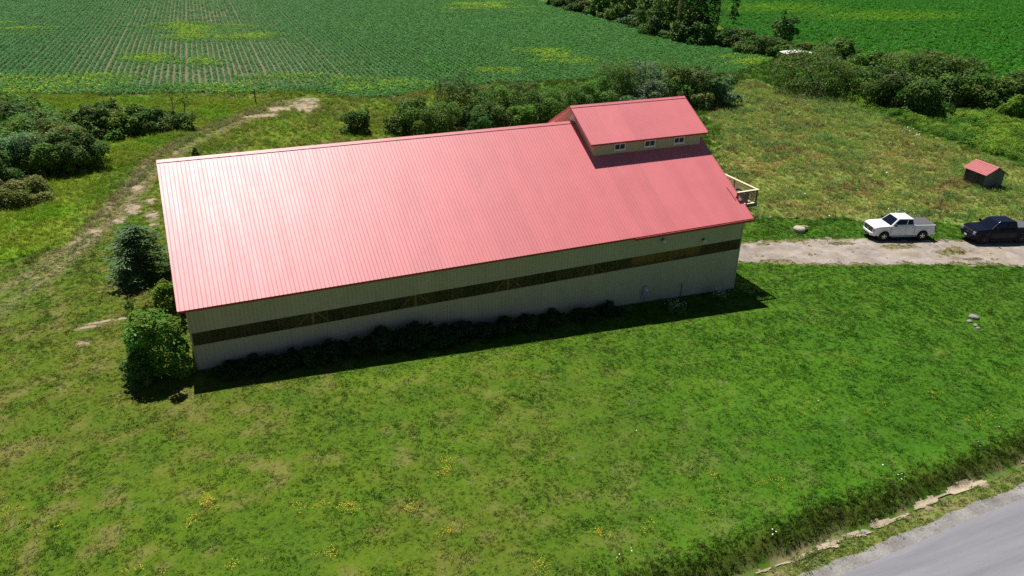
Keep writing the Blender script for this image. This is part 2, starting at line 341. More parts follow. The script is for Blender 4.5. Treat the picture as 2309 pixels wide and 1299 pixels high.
# ---------------------------------------------------------------- materials
def build_materials():
    # ground: colour from the mesh attribute, broken up by fine noise
    m, nt, n, l, b = nodes_of('ground')
    a = n.new('ShaderNodeAttribute'); a.attribute_type = 'GEOMETRY'; a.attribute_name = 'col'
    t = noise(n, l, 5.0, 8, 0.7); r = ramp(n, l, t.outputs[0], [(0.3, (0.78, 0.80, 0.75)), (0.7, (1.22, 1.20, 1.18))])
    c = mixc(n, l, a.outputs['Color'], r.outputs[0], 1.0, 'MULTIPLY')
    l.new(c, b.inputs['Base Color']); b.inputs['Roughness'].default_value = 0.95; b.inputs['Specular IOR Level'].default_value = 0.1
    t2 = noise(n, l, 9.0, 6, 0.7); bump(n, l, b, t2.outputs[0], 0.8, 0.08)
    # asphalt road
    m, nt, n, l, b = nodes_of('asphalt')
    t = noise(n, l, 0.9, 8, 0.65, stretch=(0.10, 1.6, 1)); r = ramp(n, l, t.outputs[0], [(0.3, (0.165, 0.162, 0.180)), (0.7, (0.245, 0.240, 0.262))])
    t2 = noise(n, l, 60, 3, 0.7); r2 = ramp(n, l, t2.outputs[0], [(0.3, (0.75,)*3), (0.7, (1.2,)*3)])
    l.new(mixc(n, l, r.outputs[0], r2.outputs[0], 1.0, 'MULTIPLY'), b.inputs['Base Color']); b.inputs['Roughness'].default_value = 0.85
    bump(n, l, b, t2.outputs[0], 0.5, 0.01)
    for nm, c0, c1 in (('gravel_grey', (0.13, 0.128, 0.13), (0.36, 0.35, 0.345)), ('gravel_drive', (0.18, 0.155, 0.135), (0.44, 0.395, 0.36)), ('sand', (0.22, 0.175, 0.105), (0.42, 0.345, 0.235)), ('ditch_stone', (0.17, 0.135, 0.09), (0.56, 0.48, 0.36))):
        m, nt, n, l, b = nodes_of(nm)
        t = noise(n, l, 14, 8, 0.75); t1 = noise(n, l, 0.8, 4, 0.6)
        r = ramp(n, l, t.outputs[0], [(0.28, c0), (0.68, c1)]); r2 = ramp(n, l, t1.outputs[0], [(0.35, (0.68, 0.64, 0.60)), (0.65, (1.18, 1.15, 1.12))])
        l.new(mixc(n, l, r.outputs[0], r2.outputs[0], 1.0, 'MULTIPLY'), b.inputs['Base Color']); b.inputs['Roughness'].default_value = 0.95
        if nm == 'gravel_drive':
            tb = noise(n, l, 0.55, 6, 0.7, stretch=(0.55, 1.4, 1)); rb = ramp(n, l, tb.outputs[0], [(0.50, (0, 0, 0)), (0.70, (0.9, 0.9, 0.9))])
            tq = noise(n, l, 5.0, 6, 0.8); rq = ramp(n, l, tq.outputs[0], [(0.3, (0.20, 0.145, 0.085)), (0.7, (0.40, 0.31, 0.20))])
            l.new(mixc(n, l, b.inputs['Base Color'].links[0].from_socket, rq.outputs[0], rb.outputs[0]), b.inputs['Base Color'])
        bump(n, l, b, t.outputs[0], 0.9, 0.05)
    # painted roof steel
    m, nt, n, l, b = nodes_of('roof_red')
    t = noise(n, l, 0.5, 5, 0.6); r = ramp(n, l, t.outputs[0], [(0.3, (0.61, 0.142, 0.158)), (0.7, (0.67, 0.162, 0.180))])
    oi = n.new('ShaderNodeObjectInfo'); r2 = ramp(n, l, oi.outputs['Random'], [(0, (0.94,)*3), (1, (1.05,)*3)])
    l.new(mixc(n, l, r.outputs[0], r2.outputs[0], 1.0, 'MULTIPLY'), b.inputs['Base Color'])
    b.inputs['Roughness'].default_value = 0.46; b.inputs['Specular IOR Level'].default_value = 1.0; b.inputs['IOR'].default_value = 1.55
    tw = noise(n, l, 1.0, 3, 0.5, stretch=(1.1, 0.55, 0.55)); bump(n, l, b, tw.outputs[0], 0.13, 0.06)
    t3 = noise(n, l, 1.0, 6, 0.65, stretch=(2.2, 0.22, 0.22)); r3 = ramp(n, l, t3.outputs[0], [(0.32, (0.94, 0.91, 0.91)), (0.55, (1, 1, 1)), (0.75, (1.03, 1.03, 1.03))])
    src = b.inputs['Base Color'].links[0].from_socket; l.new(mixc(n, l, src, r3.outputs[0], 1.0, 'MULTIPLY'), b.inputs['Base Color'])
    rr = ramp(n, l, t3.outputs[0], [(0.3, (0.53,)*3), (0.7, (0.47,)*3)]); l.new(rr.outputs[0], b.inputs['Roughness'])
    mat('shed_red', (0.42, 0.095, 0.100), 0.6, var=0.12, nscale=3, spec=0.35)
    mat('trim_red', (0.33, 0.040, 0.040), 0.45, var=0.06)
    mat('siding_tan', (0.49, 0.405, 0.275), 0.5, var=0.05, nscale=1.5, objvar=0.04)
    mat('concrete', (0.33, 0.32, 0.30), 0.9, var=0.2, bmp=0.3)
    mat('lumber', (0.62, 0.46, 0.22), 0.8, var=0.2, nscale=9)
    mat('deck_wood', (0.72, 0.60, 0.42), 0.75, var=0.15, nscale=8, stretch=(6, 6, 1), objvar=0.08)
    mat('dark_wood', (0.20, 0.14, 0.10), 0.8, var=0.2, objvar=0.1)
    mat('white_vinyl', (0.78, 0.78, 0.76), 0.4, var=0.03)
    mat('vent_white', (0.72, 0.73, 0.78), 0.5, var=0.04)
    mat('glass_dark', (0.006, 0.009, 0.022), 0.08, var=0.1, spec=0.3)
    mat('meter_grey', (0.30, 0.42, 0.50), 0.45, metal=0.2, var=0.06)
    mat('steel', (0.55, 0.56, 0.58), 0.35, metal=0.8, var=0.05)
    mat('lamp_glass', (0.70, 0.74, 0.76), 0.15, var=0.03)
    mat('planter_grey', (0.085, 0.095, 0.12), 0.7, var=0.15)
    mat('soil', (0.05, 0.035, 0.025), 0.95, var=0.3)
    mat('shed_board', (0.085, 0.072, 0.060), 0.85, var=0.35, nscale=4, stretch=(9, 9, 0.7), objvar=0.25)
    mat('grey_board', (0.15, 0.14, 0.125), 0.85, var=0.35, nscale=4, stretch=(9, 9, 0.7), objvar=0.25)
    mat('white_roof', (0.80, 0.78, 0.76), 0.5, var=0.05)
    mat('rock', (0.24, 0.235, 0.225), 0.9, var=0.3, nscale=9, bmp=0.6, bscale=14)
    mat('well_concrete', (0.42, 0.36, 0.28), 0.85, var=0.15, bmp=0.3)
    mat('rust_steel', (0.045, 0.035, 0.028), 0.7, var=0.3)
    mat('wire', (0.42, 0.42, 0.42), 0.4, metal=0.9, var=0.05)
    mat('bark', (0.105, 0.080, 0.060), 0.9, var=0.3, nscale=10, bmp=0.5)
    # translucent fibreglass wall sheet
    m, nt, n, l, b = nodes_of('fibreglass')
    t = noise(n, l, 1.6, 5, 0.6, stretch=(3, 1, 0.7)); r = ramp(n, l, t.outputs[0], [(0.3, (0.150, 0.115, 0.048)), (0.72, (0.290, 0.230, 0.110))])
    oi = n.new('ShaderNodeObjectInfo'); r2 = ramp(n, l, oi.outputs['Random'], [(0, (0.8,)*3), (1, (1.2,)*3)])
    cc = mixc(n, l, r.outputs[0], r2.outputs[0], 1.0, 'MULTIPLY'); l.new(cc, b.inputs['Base Color']); b.inputs['Roughness'].default_value = 0.35
    tp = n.new('ShaderNodeBsdfTransparent'); tp.inputs[0].default_value = (0.80, 0.66, 0.40, 1)
    tl = n.new('ShaderNodeBsdfTranslucent'); l.new(cc, tl.inputs[0])
    m1 = n.new('ShaderNodeMixShader'); m1.inputs[0].default_value = 0.35; l.new(b.outputs[0], m1.inputs[1]); l.new(tl.outputs[0], m1.inputs[2])
    m2 = n.new('ShaderNodeMixShader'); m2.inputs[0].default_value = 0.58; l.new(m1.outputs[0], m2.inputs[1]); l.new(tp.outputs[0], m2.inputs[2])
    l.new(m2.outputs[0], n['Material Output'].inputs[0])
    # vehicles
    for nm, c, cw in (('paint_white', (0.80, 0.81, 0.82), 0.6), ('paint_black', (0.004, 0.005, 0.016), 0.15)):
        m = mat(nm, c, 0.30, var=0.01, coat=cw, spec=0.3 if nm == 'paint_white' else 0.12)
    mat('plastic_dark', (0.018, 0.018, 0.020), 0.6, var=0.1)
    mat('tonneau', (0.085, 0.085, 0.095), 0.75, var=0.12, nscale=5)
    mat('tyre', (0.012, 0.012, 0.012), 0.85, var=0.1)
    mat('rim_alloy', (0.60, 0.60, 0.60), 0.3, metal=0.9, var=0.03)
    mat('rim_black', (0.015, 0.015, 0.017), 0.4, var=0.05)
    mat('chrome', (0.70, 0.70, 0.74), 0.15, metal=1.0, var=0.02)
    mat('headlamp', (0.22, 0.23, 0.30), 0.12, var=0.05)
    mat('tail_red', (0.16, 0.008, 0.010), 0.2, var=0.05)
    mat('emblem_gold', (0.60, 0.50, 0.28), 0.3, metal=0.6, var=0.02)
    # plants
    leaf_mat('blade', 'col', 'INSTANCER', 0.25, 0.35)
    leaf_mat('leaf', 'col', 'GEOMETRY', 0.0, 0.32)
    mat('petal_yellow', (0.66, 0.46, 0.012), 0.6, var=0.15)
    mat('petal_white', (0.80, 0.80, 0.76), 0.6, var=0.05)
    mat('petal_pink', (0.72, 0.52, 0.64), 0.6, var=0.1)
build_materials()

# ---------------------------------------------------------------- ground, road, driveway, track
def graded(a, b, step, lo, hi, grow=1.16):
    mid = list(np.arange(a, b+step*0.5, step)); out = mid[:]; s = step; x = mid[-1]
    while x < hi: s = min(s*grow, 80); x += s; out.append(x)
    s = step; x = mid[0]; pre = []
    while x > lo: s = min(s*grow, 80); x -= s; pre.append(x)
    return np.array(pre[::-1]+out)
def build_ground():
    xs = graded(-26, 78, 0.24, -2500, 3200); ys = graded(-31, 34, 0.24, -300, 3600)
    X, Y = np.meshgrid(xs, ys); Z = h(X, Y)
    Z = Z + (fbm(X, Y, 0.6, 201, 2)-0.5)*0.05*(road_s(X, Y) > 0.3)
    nx, ny = len(xs), len(ys); idx = np.arange(nx*ny).reshape(ny, nx)
    F = np.stack([idx[:-1, :-1], idx[:-1, 1:], idx[1:, 1:], idx[1:, :-1]], -1).reshape(-1, 4)
    xr_, yr_ = X.ravel(), Y.ravel(); c = ground_col(xr_, yr_)
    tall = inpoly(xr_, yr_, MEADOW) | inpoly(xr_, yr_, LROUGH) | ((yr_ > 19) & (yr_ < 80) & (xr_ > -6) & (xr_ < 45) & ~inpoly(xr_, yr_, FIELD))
    c = c*np.where(tall, 0.62, 0.94)[:, None]     # colour darkened to match the self-shadowed tufts, most where grass is tall
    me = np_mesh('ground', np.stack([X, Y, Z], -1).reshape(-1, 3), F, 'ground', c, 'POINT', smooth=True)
    struct(place('ground', me), 'grassy ground of lawn, meadow and field soil', 'ground')
build_ground()
def patch(name, x0, x1, y0, y1, step, fn, dz, m, label, cat):
    xs = np.arange(x0, x1, step); ys = np.arange(y0, y1, step); X, Y = np.meshgrid(xs, ys)
    nx, ny = len(xs), len(ys); idx = np.arange(nx*ny).reshape(ny, nx)
    F = np.stack([idx[:-1, :-1], idx[:-1, 1:], idx[1:, 1:], idx[1:, :-1]], -1).reshape(-1, 4)
    cx = X.ravel()[F].mean(1); cy = Y.ravel()[F].mean(1); F = F[fn(cx, cy)]
    used = np.unique(F); re = np.full(nx*ny, -1); re[used] = np.arange(len(used)); F = re[F]
    x = X.ravel()[used]; y = Y.ravel()[used]; z = h(x, y) + dz + (fbm(x, y, 0.6, 201, 2)-0.5)*0.05*(road_s(x, y) > 0.3)
    me = np_mesh(name, np.stack([x, y, z], -1), F, m, smooth=True)
    struct(place(name, me), label, cat)
patch('driveway', 38, 80, -9, 10.5, 0.12, drive_mask, 0.022, 'gravel_drive', 'pale gravel driveway running from the barn past the parked trucks', 'driveway')
patch('dirt_track', -20, 24, 4, 76, 0.15, lambda x, y: sand_mask(x, y)+0.9*(vnoise(x/0.33, y/0.33, 77)-0.5) > 0.16, 0.022, 'sand', 'bare sandy patches of the farm track beside the barn', 'track')
patch('ditch_bed', 8, 60, -24.5, -18, 0.10, lambda x, y: (np.abs(road_s(x, y)-1.72-(vnoise(road_t(x, y)/3.1, 0*x, 8)-0.5)*0.5) < 0.12+1.1*(fbm(x, y, 0.9, 19, 4)-0.50)+0.5*(fbm(x, 0*x, 4.0, 29, 2)-0.52)), 0.075, 'ditch_stone', 'washed-out pale stony bed of the roadside ditch', 'ditch')
def build_road():
    def strip(name, s0, s1, dz, m, label, rag=0.0):
        ts = np.arange(-60, 120, 0.3); ss = np.array([s0, s0*0.75+s1*0.25, s0*0.5+s1*0.5, s0*0.25+s1*0.75, s1])
        T, S = np.meshgrid(ts, ss)
        S = S + (S == s1)*rag*(fbm(T, 0*T, 0.9, 71, 3)-0.5)*2
        X = RA[0]+RD[0]*T+RN[0]*S; Y = RA[1]+RD[1]*T+RN[1]*S
        Z = h_base(X, Y)-0.05+dz + np.where(S < -1.0, 0.02*np.minimum(-S-1, 2.2), 0)
        n = len(ts); idx = np.arange(X.size).reshape(len(ss), n)
        F = np.stack([idx[:-1, :-1], idx[:-1, 1:], idx[1:, 1:], idx[1:, :-1]], -1).reshape(-1, 4)
        struct(place(name, np_mesh(name, np.stack([X, Y, Z], -1).reshape(-1, 3), F, m, smooth=True)), label, 'road')
    strip('road_shoulder', -1.2, 0.55, 0.03, 'gravel_grey', 'grey loose gravel shoulder along the road', 0.16)
    strip('road', -6.6, -0.12, 0.062, 'asphalt', 'worn grey paved road at the edge of the lawn', 0.05)
build_road()

# ---------------------------------------------------------------- barn
def ribbed(width, length, ribs, rib_h, base, top, m, name, x0=0.0, pitch=0.2286):
    """sheet in local x (width) and y (length), ribs stand up in +z"""
    prof = [(0, 0)]
    for i in range(ribs):
        c = pitch*(i+0.5)
        prof += [(c-base/2, 0), (c-top/2, rib_h), (c+top/2, rib_h), (c+base/2, 0)]
    prof.append((width, 0)); n = len(prof)
    mb = MB(); mb.add([(x, 0, z) for x, z in prof]+[(x, length, z) for x, z in prof], [(i, i+1, n+i+1, n+i) for i in range(n-1)])
    return mb.mesh(name, m, fix=False)
ALPHA = math.atan(SL)
def gz(x, y): return float(h_base(x, y))
barn = thing('barn', 'long barn with a glossy red metal roof and tan ribbed walls', 'barn', (0, 0, 0))
def build_barn():
    PWD = 0.9144
    # ---- main roof
    e = OV; y_e = -e; z_e = H-SL*e
    def deck_poly(off): return off/math.cos(ALPHA)
    x0, x1 = -GO, L+GO
    t = 0.09
    mb = MB(); mb.prism([(y_e, z_e-0.012), (BW/2, HR-0.012), (BW+e, z_e-0.012), (BW+e, z_e-t), (BW/2, HR-t*1.15), (y_e, z_e-t)], 'x', x0+0.02, x1-0.02)
    roof = obj('roof', mb, 'lumber', barn)
    slope_len = (BW/2+e)/math.cos(ALPHA)
    n = int((x1-x0)/PWD); last = (x1-x0)-n*PWD
    pan = ribbed(PWD, slope_len-0.01, 4, 0.017, 0.046, 0.018, 'roof_red', 'roof_panel')
    panl = ribbed(last, slope_len-0.01, max(1, int(last/0.2286)), 0.017, 0.046, 0.018, 'roof_red', 'roof_panel')
    for i in range(n+1):
        me = pan if i < n else panl; w = PWD if i < n else last
        place('roof_panel', me, roof, (x0+i*PWD, y_e, z_e), (ALPHA, 0, 0))
        place('roof_panel', me, roof, (x0+i*PWD+w, BW+e, z_e), (ALPHA, 0, math.pi))
    def cap(xa, xb, yr, zr, half, par, lift=0.034):
        c = MB(); d = half*math.cos(ALPHA); dz = half*math.sin(ALPHA)
        c.prism([(yr-d, zr-dz+lift+0.004), (yr, zr+lift+0.012), (yr+d, zr-dz+lift+0.004), (yr+d, zr-dz+lift-0.006), (yr, zr+lift), (yr-d, zr-dz+lift-0.006)], 'x', xa, xb)
        return obj('ridge_cap', c, 'roof_red', par)
    cap(x0-0.02, MX0-0.01, BW/2, HR, 0.24, roof)
    for xa, xb in ((x0-0.035, x0+0.0), (x1-0.0, x1+0.035)):
        for sg in (0, 1):
            c = MB(); yy = (lambda y: y) if sg == 0 else (lambda y: BW-y)
            c.prism([(yy(y_e-0.01), z_e+0.03), (yy(BW/2), HR+0.03), (yy(BW/2), HR-0.16), (yy(y_e-0.01), z_e-0.16)], 'x', xa, xb)
            obj('rake_trim', c, 'roof_red', roof)
    for yy in (y_e, BW+e):
        c = MB(); s = -1 if yy < 0 else 1
        c.box(x0, x1, yy-0.012 if s < 0 else yy, yy if s < 0 else yy+0.012, z_e-0.13, z_e-0.004); obj('eave_trim', c, 'trim_red', roof)
    g = MB(); g.box(27.35, L+GO, y_e-0.10, y_e-0.014, z_e-0.20, z_e-0.05); obj('gutter', g, 'trim_red', roof)
    # patched streak and pipe boot on the roof near the right end
    def on_roof(x, y, dz): return Vector((x, y, H+SL*y)) + Vector((0, -math.sin(ALPHA), math.cos(ALPHA)))*dz
    s = MB(); s.bar(on_roof(36.42, 2.15, 0.022), on_roof(36.46, 1.05, 0.022), 0.035, 0.012); obj('roof_patch', s, 'plastic_dark', roof)
    s = MB(); s.tube([on_roof(36.66, 1.28, 0.0), on_roof(36.66, 1.28, 0.05)], [0.06, 0.05], 8); obj('pipe_boot', s, 'plastic_dark', roof)
    # ---- front wall
    fr = MB()
    fr.box(-0.03, L+0.03, 0.02, 0.10, H-0.30, H-0.06); fr.box(-0.03, 0.07, 0.021, 0.099, -0.1, H-0.2); fr.box(L-0.07, L+0.03, 0.021, 0.099, gz(L, 0)-0.2, H-0.2)
    wall = obj('front_wall', fr, 'lumber', barn)
    np_ = 40
    upper = ribbed(PWD, H-0.02-B1, 4, 0.020, 0.062, 0.030, 'siding_tan', 'siding_panel')
    band = ribbed(PWD-0.012, B1-B0+0.10, 4, 0.010, 0.062, 0.030, 'fibreglass', 'skylight_panel')
    lap = MB(); lap.box(-0.007, 0.007, -0.004, 0.006, B0-0.04, B1-0.01); lapm = lap.mesh('lap_strip', 'dark_wood')
    for i in range(1, np_): place('lap_strip', lapm, wall, (i*PWD, 0.0, 0))
    for i in range(np_):
        xa = i*PWD; w = min(PWD, L-xa)
        place('siding_panel', upper, wall, (xa, 0, B1), (math.pi/2, 0, 0))
        place('skylight_panel', band, wall, (xa+0.006, 0.012, B0-0.05), (math.pi/2, 0, 0))
        zb = -0.02 + min(gz(xa, 0), gz(xa+w, 0)) + 0.14
        mb = MB(); lo = ribbed(PWD, B0-zb, 4, 0.020, 0.062, 0.030, 'siding_tan', 'siding_panel')
        place('siding_panel', lo, wall, (xa, 0, zb), (math.pi/2, 0, 0))
    for xx in (-0.035, L-0.045):
        c = MB(); c.box(xx, xx+0.08, -0.03, 0.02, gz(xx, 0)+0.10, H-0.10); obj('corner_trim', c, 'siding_tan', wall)
    c = MB(); c.box(0.05, L-0.05, -0.016, 0.03, B0-0.085, B0-0.052); obj('drip_trim', c, 'siding_tan', wall)
    # sloping concrete footing all round
    f = MB(); t = 0.12
    for (xa, ya, xb, yb) in ((0, 0.0, L, 0.0), (L, 0.0, L, BW), (L, BW, 0, BW), (0, BW, 0, 0.0)):
        pass
    ring_o = [(0.0, 0.01), (L, 0.01), (L, BW-0.01), (0.0, BW-0.01)]; ring_i = [(t, 0.01+t), (L-t, 0.01+t), (L-t, BW-t), (t, BW-t)]
    vs = []
    for rg in (ring_o, ring_i):
        for x, y in rg: vs.append((x, y, gz(x, y)-0.5)); vs.append((x, y, gz(x, y)+0.16))
    fs = []
    for k in range(4):
        a, b2 = 2*k, 2*((k+1) % 4)
        fs += [(a, b2, b2+1, a+1), (8+a, 8+a+1, 8+b2+1, 8+b2), (a+1, b2+1, 8+b2+1, 8+a+1)]
    f.add(vs, fs); obj('footing', f, 'concrete', barn)
    # posts and knee braces seen through the band
    for k in range(1, 6):
        x = 0.42+6.1*k*0.995
        p = MB(); p.box(x-0.07, x+0.07, 0.10, 0.26, gz(x, 0)-0.3, H-0.1); obj('post', p, 'lumber', barn)
        for s in (-1, 1):
            q = MB(); q.bar((x+s*0.075, 0.17, B1+0.06), (x+s*1.0, 0.17, B0-0.14), 0.05, 0.13, up=(0, 1, 0)); obj('knee_brace', q, 'lumber', barn)
    for k, (xa, xb) in enumerate(((27.9, 30.9), (31.1, 33.6))):
        q = MB(); nn = 14
        pts = [(xa+(xb-xa)*j/nn, 0.45+0.10*math.sin(j*2.3+k)) for j in range(nn+1)]
        q.add([(x, y, B0-0.5) for x, y in pts]+[(x, y+0.1*math.sin(7*x), B1+0.1) for x, y in pts], [(j, j+1, nn+2+j, nn+1+j) for j in range(nn)])
        obj('insulation_sheet', q, 'lumber', barn, smooth=True)
    # ---- gable walls and back wall
    def gable(x, out):
        pts = []; n = 80
        mb = MB(); vs = []; fs = []
        for j in range(n+1):
            y = BW*j/n; off = 0.018*out if j % 2 else 0.0
            ztop = H+SL*min(y, BW-y)-0.10
            vs += [(x+off, y, gz(x, 0)+0.14), (x+off, y, ztop)]
        for j in range(n): fs.append((2*j, 2*j+2, 2*j+3, 2*j+1))
        mb.add(vs, fs); obj('gable_wall', mb, 'siding_tan', barn)
    gable(0.0, -1); gable(L, 1)
    n = 160; mb = MB(); sk = MB()
    def wavy(mb, z0, z1, y):
        vs = []; fs = []
        for j in range(n+1):
            x = L*j/n; off = 0.018 if j % 2 else 0
            vs += [(x, y+off, max(z0, gz(x, 0)+0.14) if z0 < -5 or True else z0), (x, y+off, z1)]
        for j in range(n): fs.append((2*j, 2*j+2, 2*j+3, 2*j+1))
        mb.add(vs, fs)
    wavy(mb, -9, B0, BW); vs0 = len(mb.v); wavy(mb, B1, H-0.02, BW); obj('back_wall', mb, 'siding_tan', barn)
    wavy(sk, B0, B1, BW); obj('back_skylight', sk, 'fibreglass', barn)
    # ---- raised monitor at the right end
    mz0 = lambda y: H+SL*min(y, BW-y)
    my1 = BW-MY0
    wf = MB(); wf.box(MX0+0.03, MX1-0.03, MY0+0.03, MY0+0.09, mz0(MY0)-0.1, MEAVE+0.1); mwall = obj('monitor_wall', wf, 'lumber', barn)
    wid = (MX1-MX0)/10
    sp_ = ribbed(wid, MEAVE+0.14-mz0(MY0)+0.02, 4, 0.020, 0.062, 0.030, 'siding_tan', 'siding_panel', pitch=wid/4)
    for i in range(10):
        place('siding_panel', sp_, mwall, (MX0+i*wid, MY0, mz0(MY0)-0.02), (math.pi/2, 0, 0))
        place('siding_panel', sp_, mwall, (MX0+(i+1)*wid, my1, mz0(MY0)-0.02), (math.pi/2, 0, math.pi))
    zpk = MRIDGE-0.10
    for x, out in ((MX0, -1), (MX1, 1)):
        mb = MB(); vs = []; fs = []; nn = 56
        for j in range(nn+1):
            y = MY0+(my1-MY0)*j/nn; off = 0.018*out if j % 2 else 0.0
            vs += [(x+off, y, mz0(y)-0.1), (x+off, y, zpk-SL*abs(y-BW/2))]
        for j in range(nn): fs.append((2*j, 2*j+2, 2*j+3, 2*j+1))
        mb.add(vs, fs); obj('monitor_gable', mb, 'siding_tan', barn)
    v = MB(); v.prism([(8.62, 9.42), (9.62, 9.42), (9.12, 9.98)], 'x', MX0-0.10, MX0-0.02); vent = obj('gable_vent', v, 'vent_white', barn)
    for k in range(4):
        zz = 9.47+k*0.11; hw = max(0.08, 0.44-k*0.10); s = MB(); s.box(MX0-0.118, MX0-0.098, 9.12-hw, 9.12+hw, zz, zz+0.05); obj('slat', s, 'white_vinyl', vent)
    me_ = MY0-MOV; z_e2 = MEAVE; xa, xb = MX0-GO, MX1+GO+0.05
    mb = MB(); mb.prism([(me_, z_e2-0.012), (BW/2, MRIDGE-0.012), (BW-me_, z_e2-0.012), (BW-me_, z_e2-0.09), (BW/2, MRIDGE-0.10), (me_, z_e2-0.09)], 'x', xa+0.02, xb-0.02)
    mroof = obj('monitor_roof', mb, 'vent_white', barn)
    sl2 = math.hypot(BW/2-me_, MRIDGE-z_e2); a2 = math.atan2(MRIDGE-z_e2, BW/2-me_)
    nn = int((xb-xa)/PWD); last = xb-xa-nn*PWD
    p1 = ribbed(PWD, sl2-0.01, 4, 0.017, 0.046, 0.018, 'roof_red', 'roof_panel'); p2 = ribbed(last, sl2-0.01, max(1, int(last/0.2286)), 0.017, 0.046, 0.018, 'roof_red', 'roof_panel')
    for i in range(nn+1):
        me2 = p1 if i < nn else p2; w = PWD if i < nn else last
        place('roof_panel', me2, mroof, (xa+i*PWD, me_, z_e2), (a2, 0, 0)); place('roof_panel', me2, mroof, (xa+i*PWD+w, BW-me_, z_e2), (a2, 0, math.pi))
    cap(xa-0.02, xb+0.02, BW/2, MRIDGE, 0.22, mroof)
    for xx in (xa, xb):
        for sg in (0, 1):
            c = MB(); yy = (lambda y: y) if sg == 0 else (lambda y: BW-y)
            c.prism([(yy(me_-0.01), z_e2+0.03), (yy(BW/2), MRIDGE+0.03), (yy(BW/2), MRIDGE-0.15), (yy(me_-0.01), z_e2-0.15)], 'x', xx-0.018, xx+0.018); obj('rake_trim', c, 'roof_red', mroof)
    c = MB(); c.box(xa, xb, me_-0.012, me_, z_e2-0.12, z_e2-0.004); obj('eave_trim', c, 'trim_red', mroof)
    # windows of the monitor
    for xw in (29.14, 31.63, 34.14):
        wn_, hn, zb = 0.92, 0.47, 7.87; yf = MY0-0.02
        f = MB(); tw = 0.06
        f.add([(0, 0, 0), (wn_, 0, 0), (wn_, 0, hn), (0, 0, hn), (tw, 0, tw), (wn_-tw, 0, tw), (wn_-tw, 0, hn-tw), (tw, 0, hn-tw)] +
              [(0, -0.07, 0), (wn_, -0.07, 0), (wn_, -0.07, hn), (0, -0.07, hn), (tw, -0.07, tw), (wn_-tw, -0.07, tw), (wn_-tw, -0.07, hn-tw), (tw, -0.07, hn-tw)],
              [(8, 9, 13, 12), (9, 10, 14, 13), (10, 11, 15, 14), (11, 8, 12, 15), (0, 1, 9, 8), (1, 2, 10, 9), (2, 3, 11, 10), (3, 0, 8, 11), (4, 12, 13, 5), (5, 13, 14, 6), (6, 14, 15, 7), (7, 15, 12, 4)])
        win = obj('window', f, 'white_vinyl', barn, (xw, yf, zb))
        for k in (0, 1):
            p = MB(); p.box(tw+0.002+k*(wn_/2-tw+0.02), wn_/2-0.02+k*(wn_/2-tw+0.018), -0.025, -0.012, tw+0.002, hn-tw-0.002); obj('pane', p, 'glass_dark', win)
        p = MB(); p.box(wn_/2-0.018, wn_/2+0.018, -0.055, -0.01, tw+0.001, hn-tw-0.001); obj('mullion', p, 'white_vinyl', win)
        p = MB(); p.box(-0.03, wn_+0.03, -0.10, -0.071, -0.05, 0.012); obj('sill', p, 'white_vinyl', win)
build_barn()

def build_wall_fittings():
    x, z = 28.82, -0.40
    m = thing('electric_meter', 'grey electric meter box with round glass and conduit on the barn wall', 'meter', (x, -0.025, gz(x, 0)))
    z = z-gz(x, 0)
    b = MB(); b.box(-0.16, 0.16, -0.16, 0.0, z-0.30, z+0.34); obj('meter_box', b, 'meter_grey', m, bevel=0.015)
    b = MB(); b.tube([(0.03, -0.16, z+0.12), (0.03, -0.25, z+0.12), (0.03, -0.28, z+0.12)], [0.095, 0.09, 0.06], 14); obj('meter_glass', b, 'lamp_glass', m)
    b = MB(); b.tube([(0.0, -0.07, z-0.29), (0.0, -0.07, -0.2)], [0.032, 0.032], 8); obj('conduit', b, 'steel', m)
    b = MB(); b.tube([(-0.24, -0.04, z-0.15), (-0.24, -0.04, -0.2)], [0.016, 0.016], 6); obj('ground_wire', b, 'steel', m)
    for x, z, lab in ((29.86, 3.26, 'round wall lamp on the tan barn wall above the electric meter'), (33.24, 2.75, 'wall lamp with an arm bracket just above the translucent band')):
        lm = thing('wall_lamp', lab, 'lamp', (x, -0.025, z))
        b = MB(); b.box(-0.07, 0.07, -0.03, 0.0, -0.09, 0.09); obj('bracket', b, 'plastic_dark', lm)
        b = MB(); b.tube([(0, -0.03, 0.03), (0, -0.12, 0.05), (0, -0.18, 0.0)], [0.025]*3, 8); obj('arm', b, 'steel', lm)
        b = MB(); b.tube([(0, -0.18, 0.05), (0, -0.18, -0.02), (0, -0.18, -0.10), (0, -0.18, -0.15)], [0.06, 0.12, 0.13, 0.06], 12); obj('globe', b, 'lamp_glass', lm, smooth=True)
    x = 31.85
    p = thing('vent_pipe', 'thin grey pipe standing against the barn wall', 'pipe', (x, -0.12, gz(x, 0)))
    b = MB(); b.tube([(0, 0, -0.2), (0, 0, 1.05)], [0.022, 0.022], 8); obj('pipe', b, 'rust_steel', p)
    b = MB(); b.tube([(0, 0, 1.02), (0, 0, 1.08)], [0.04, 0.03], 8); obj('cap', b, 'rust_steel', p)
build_wall_fittings()

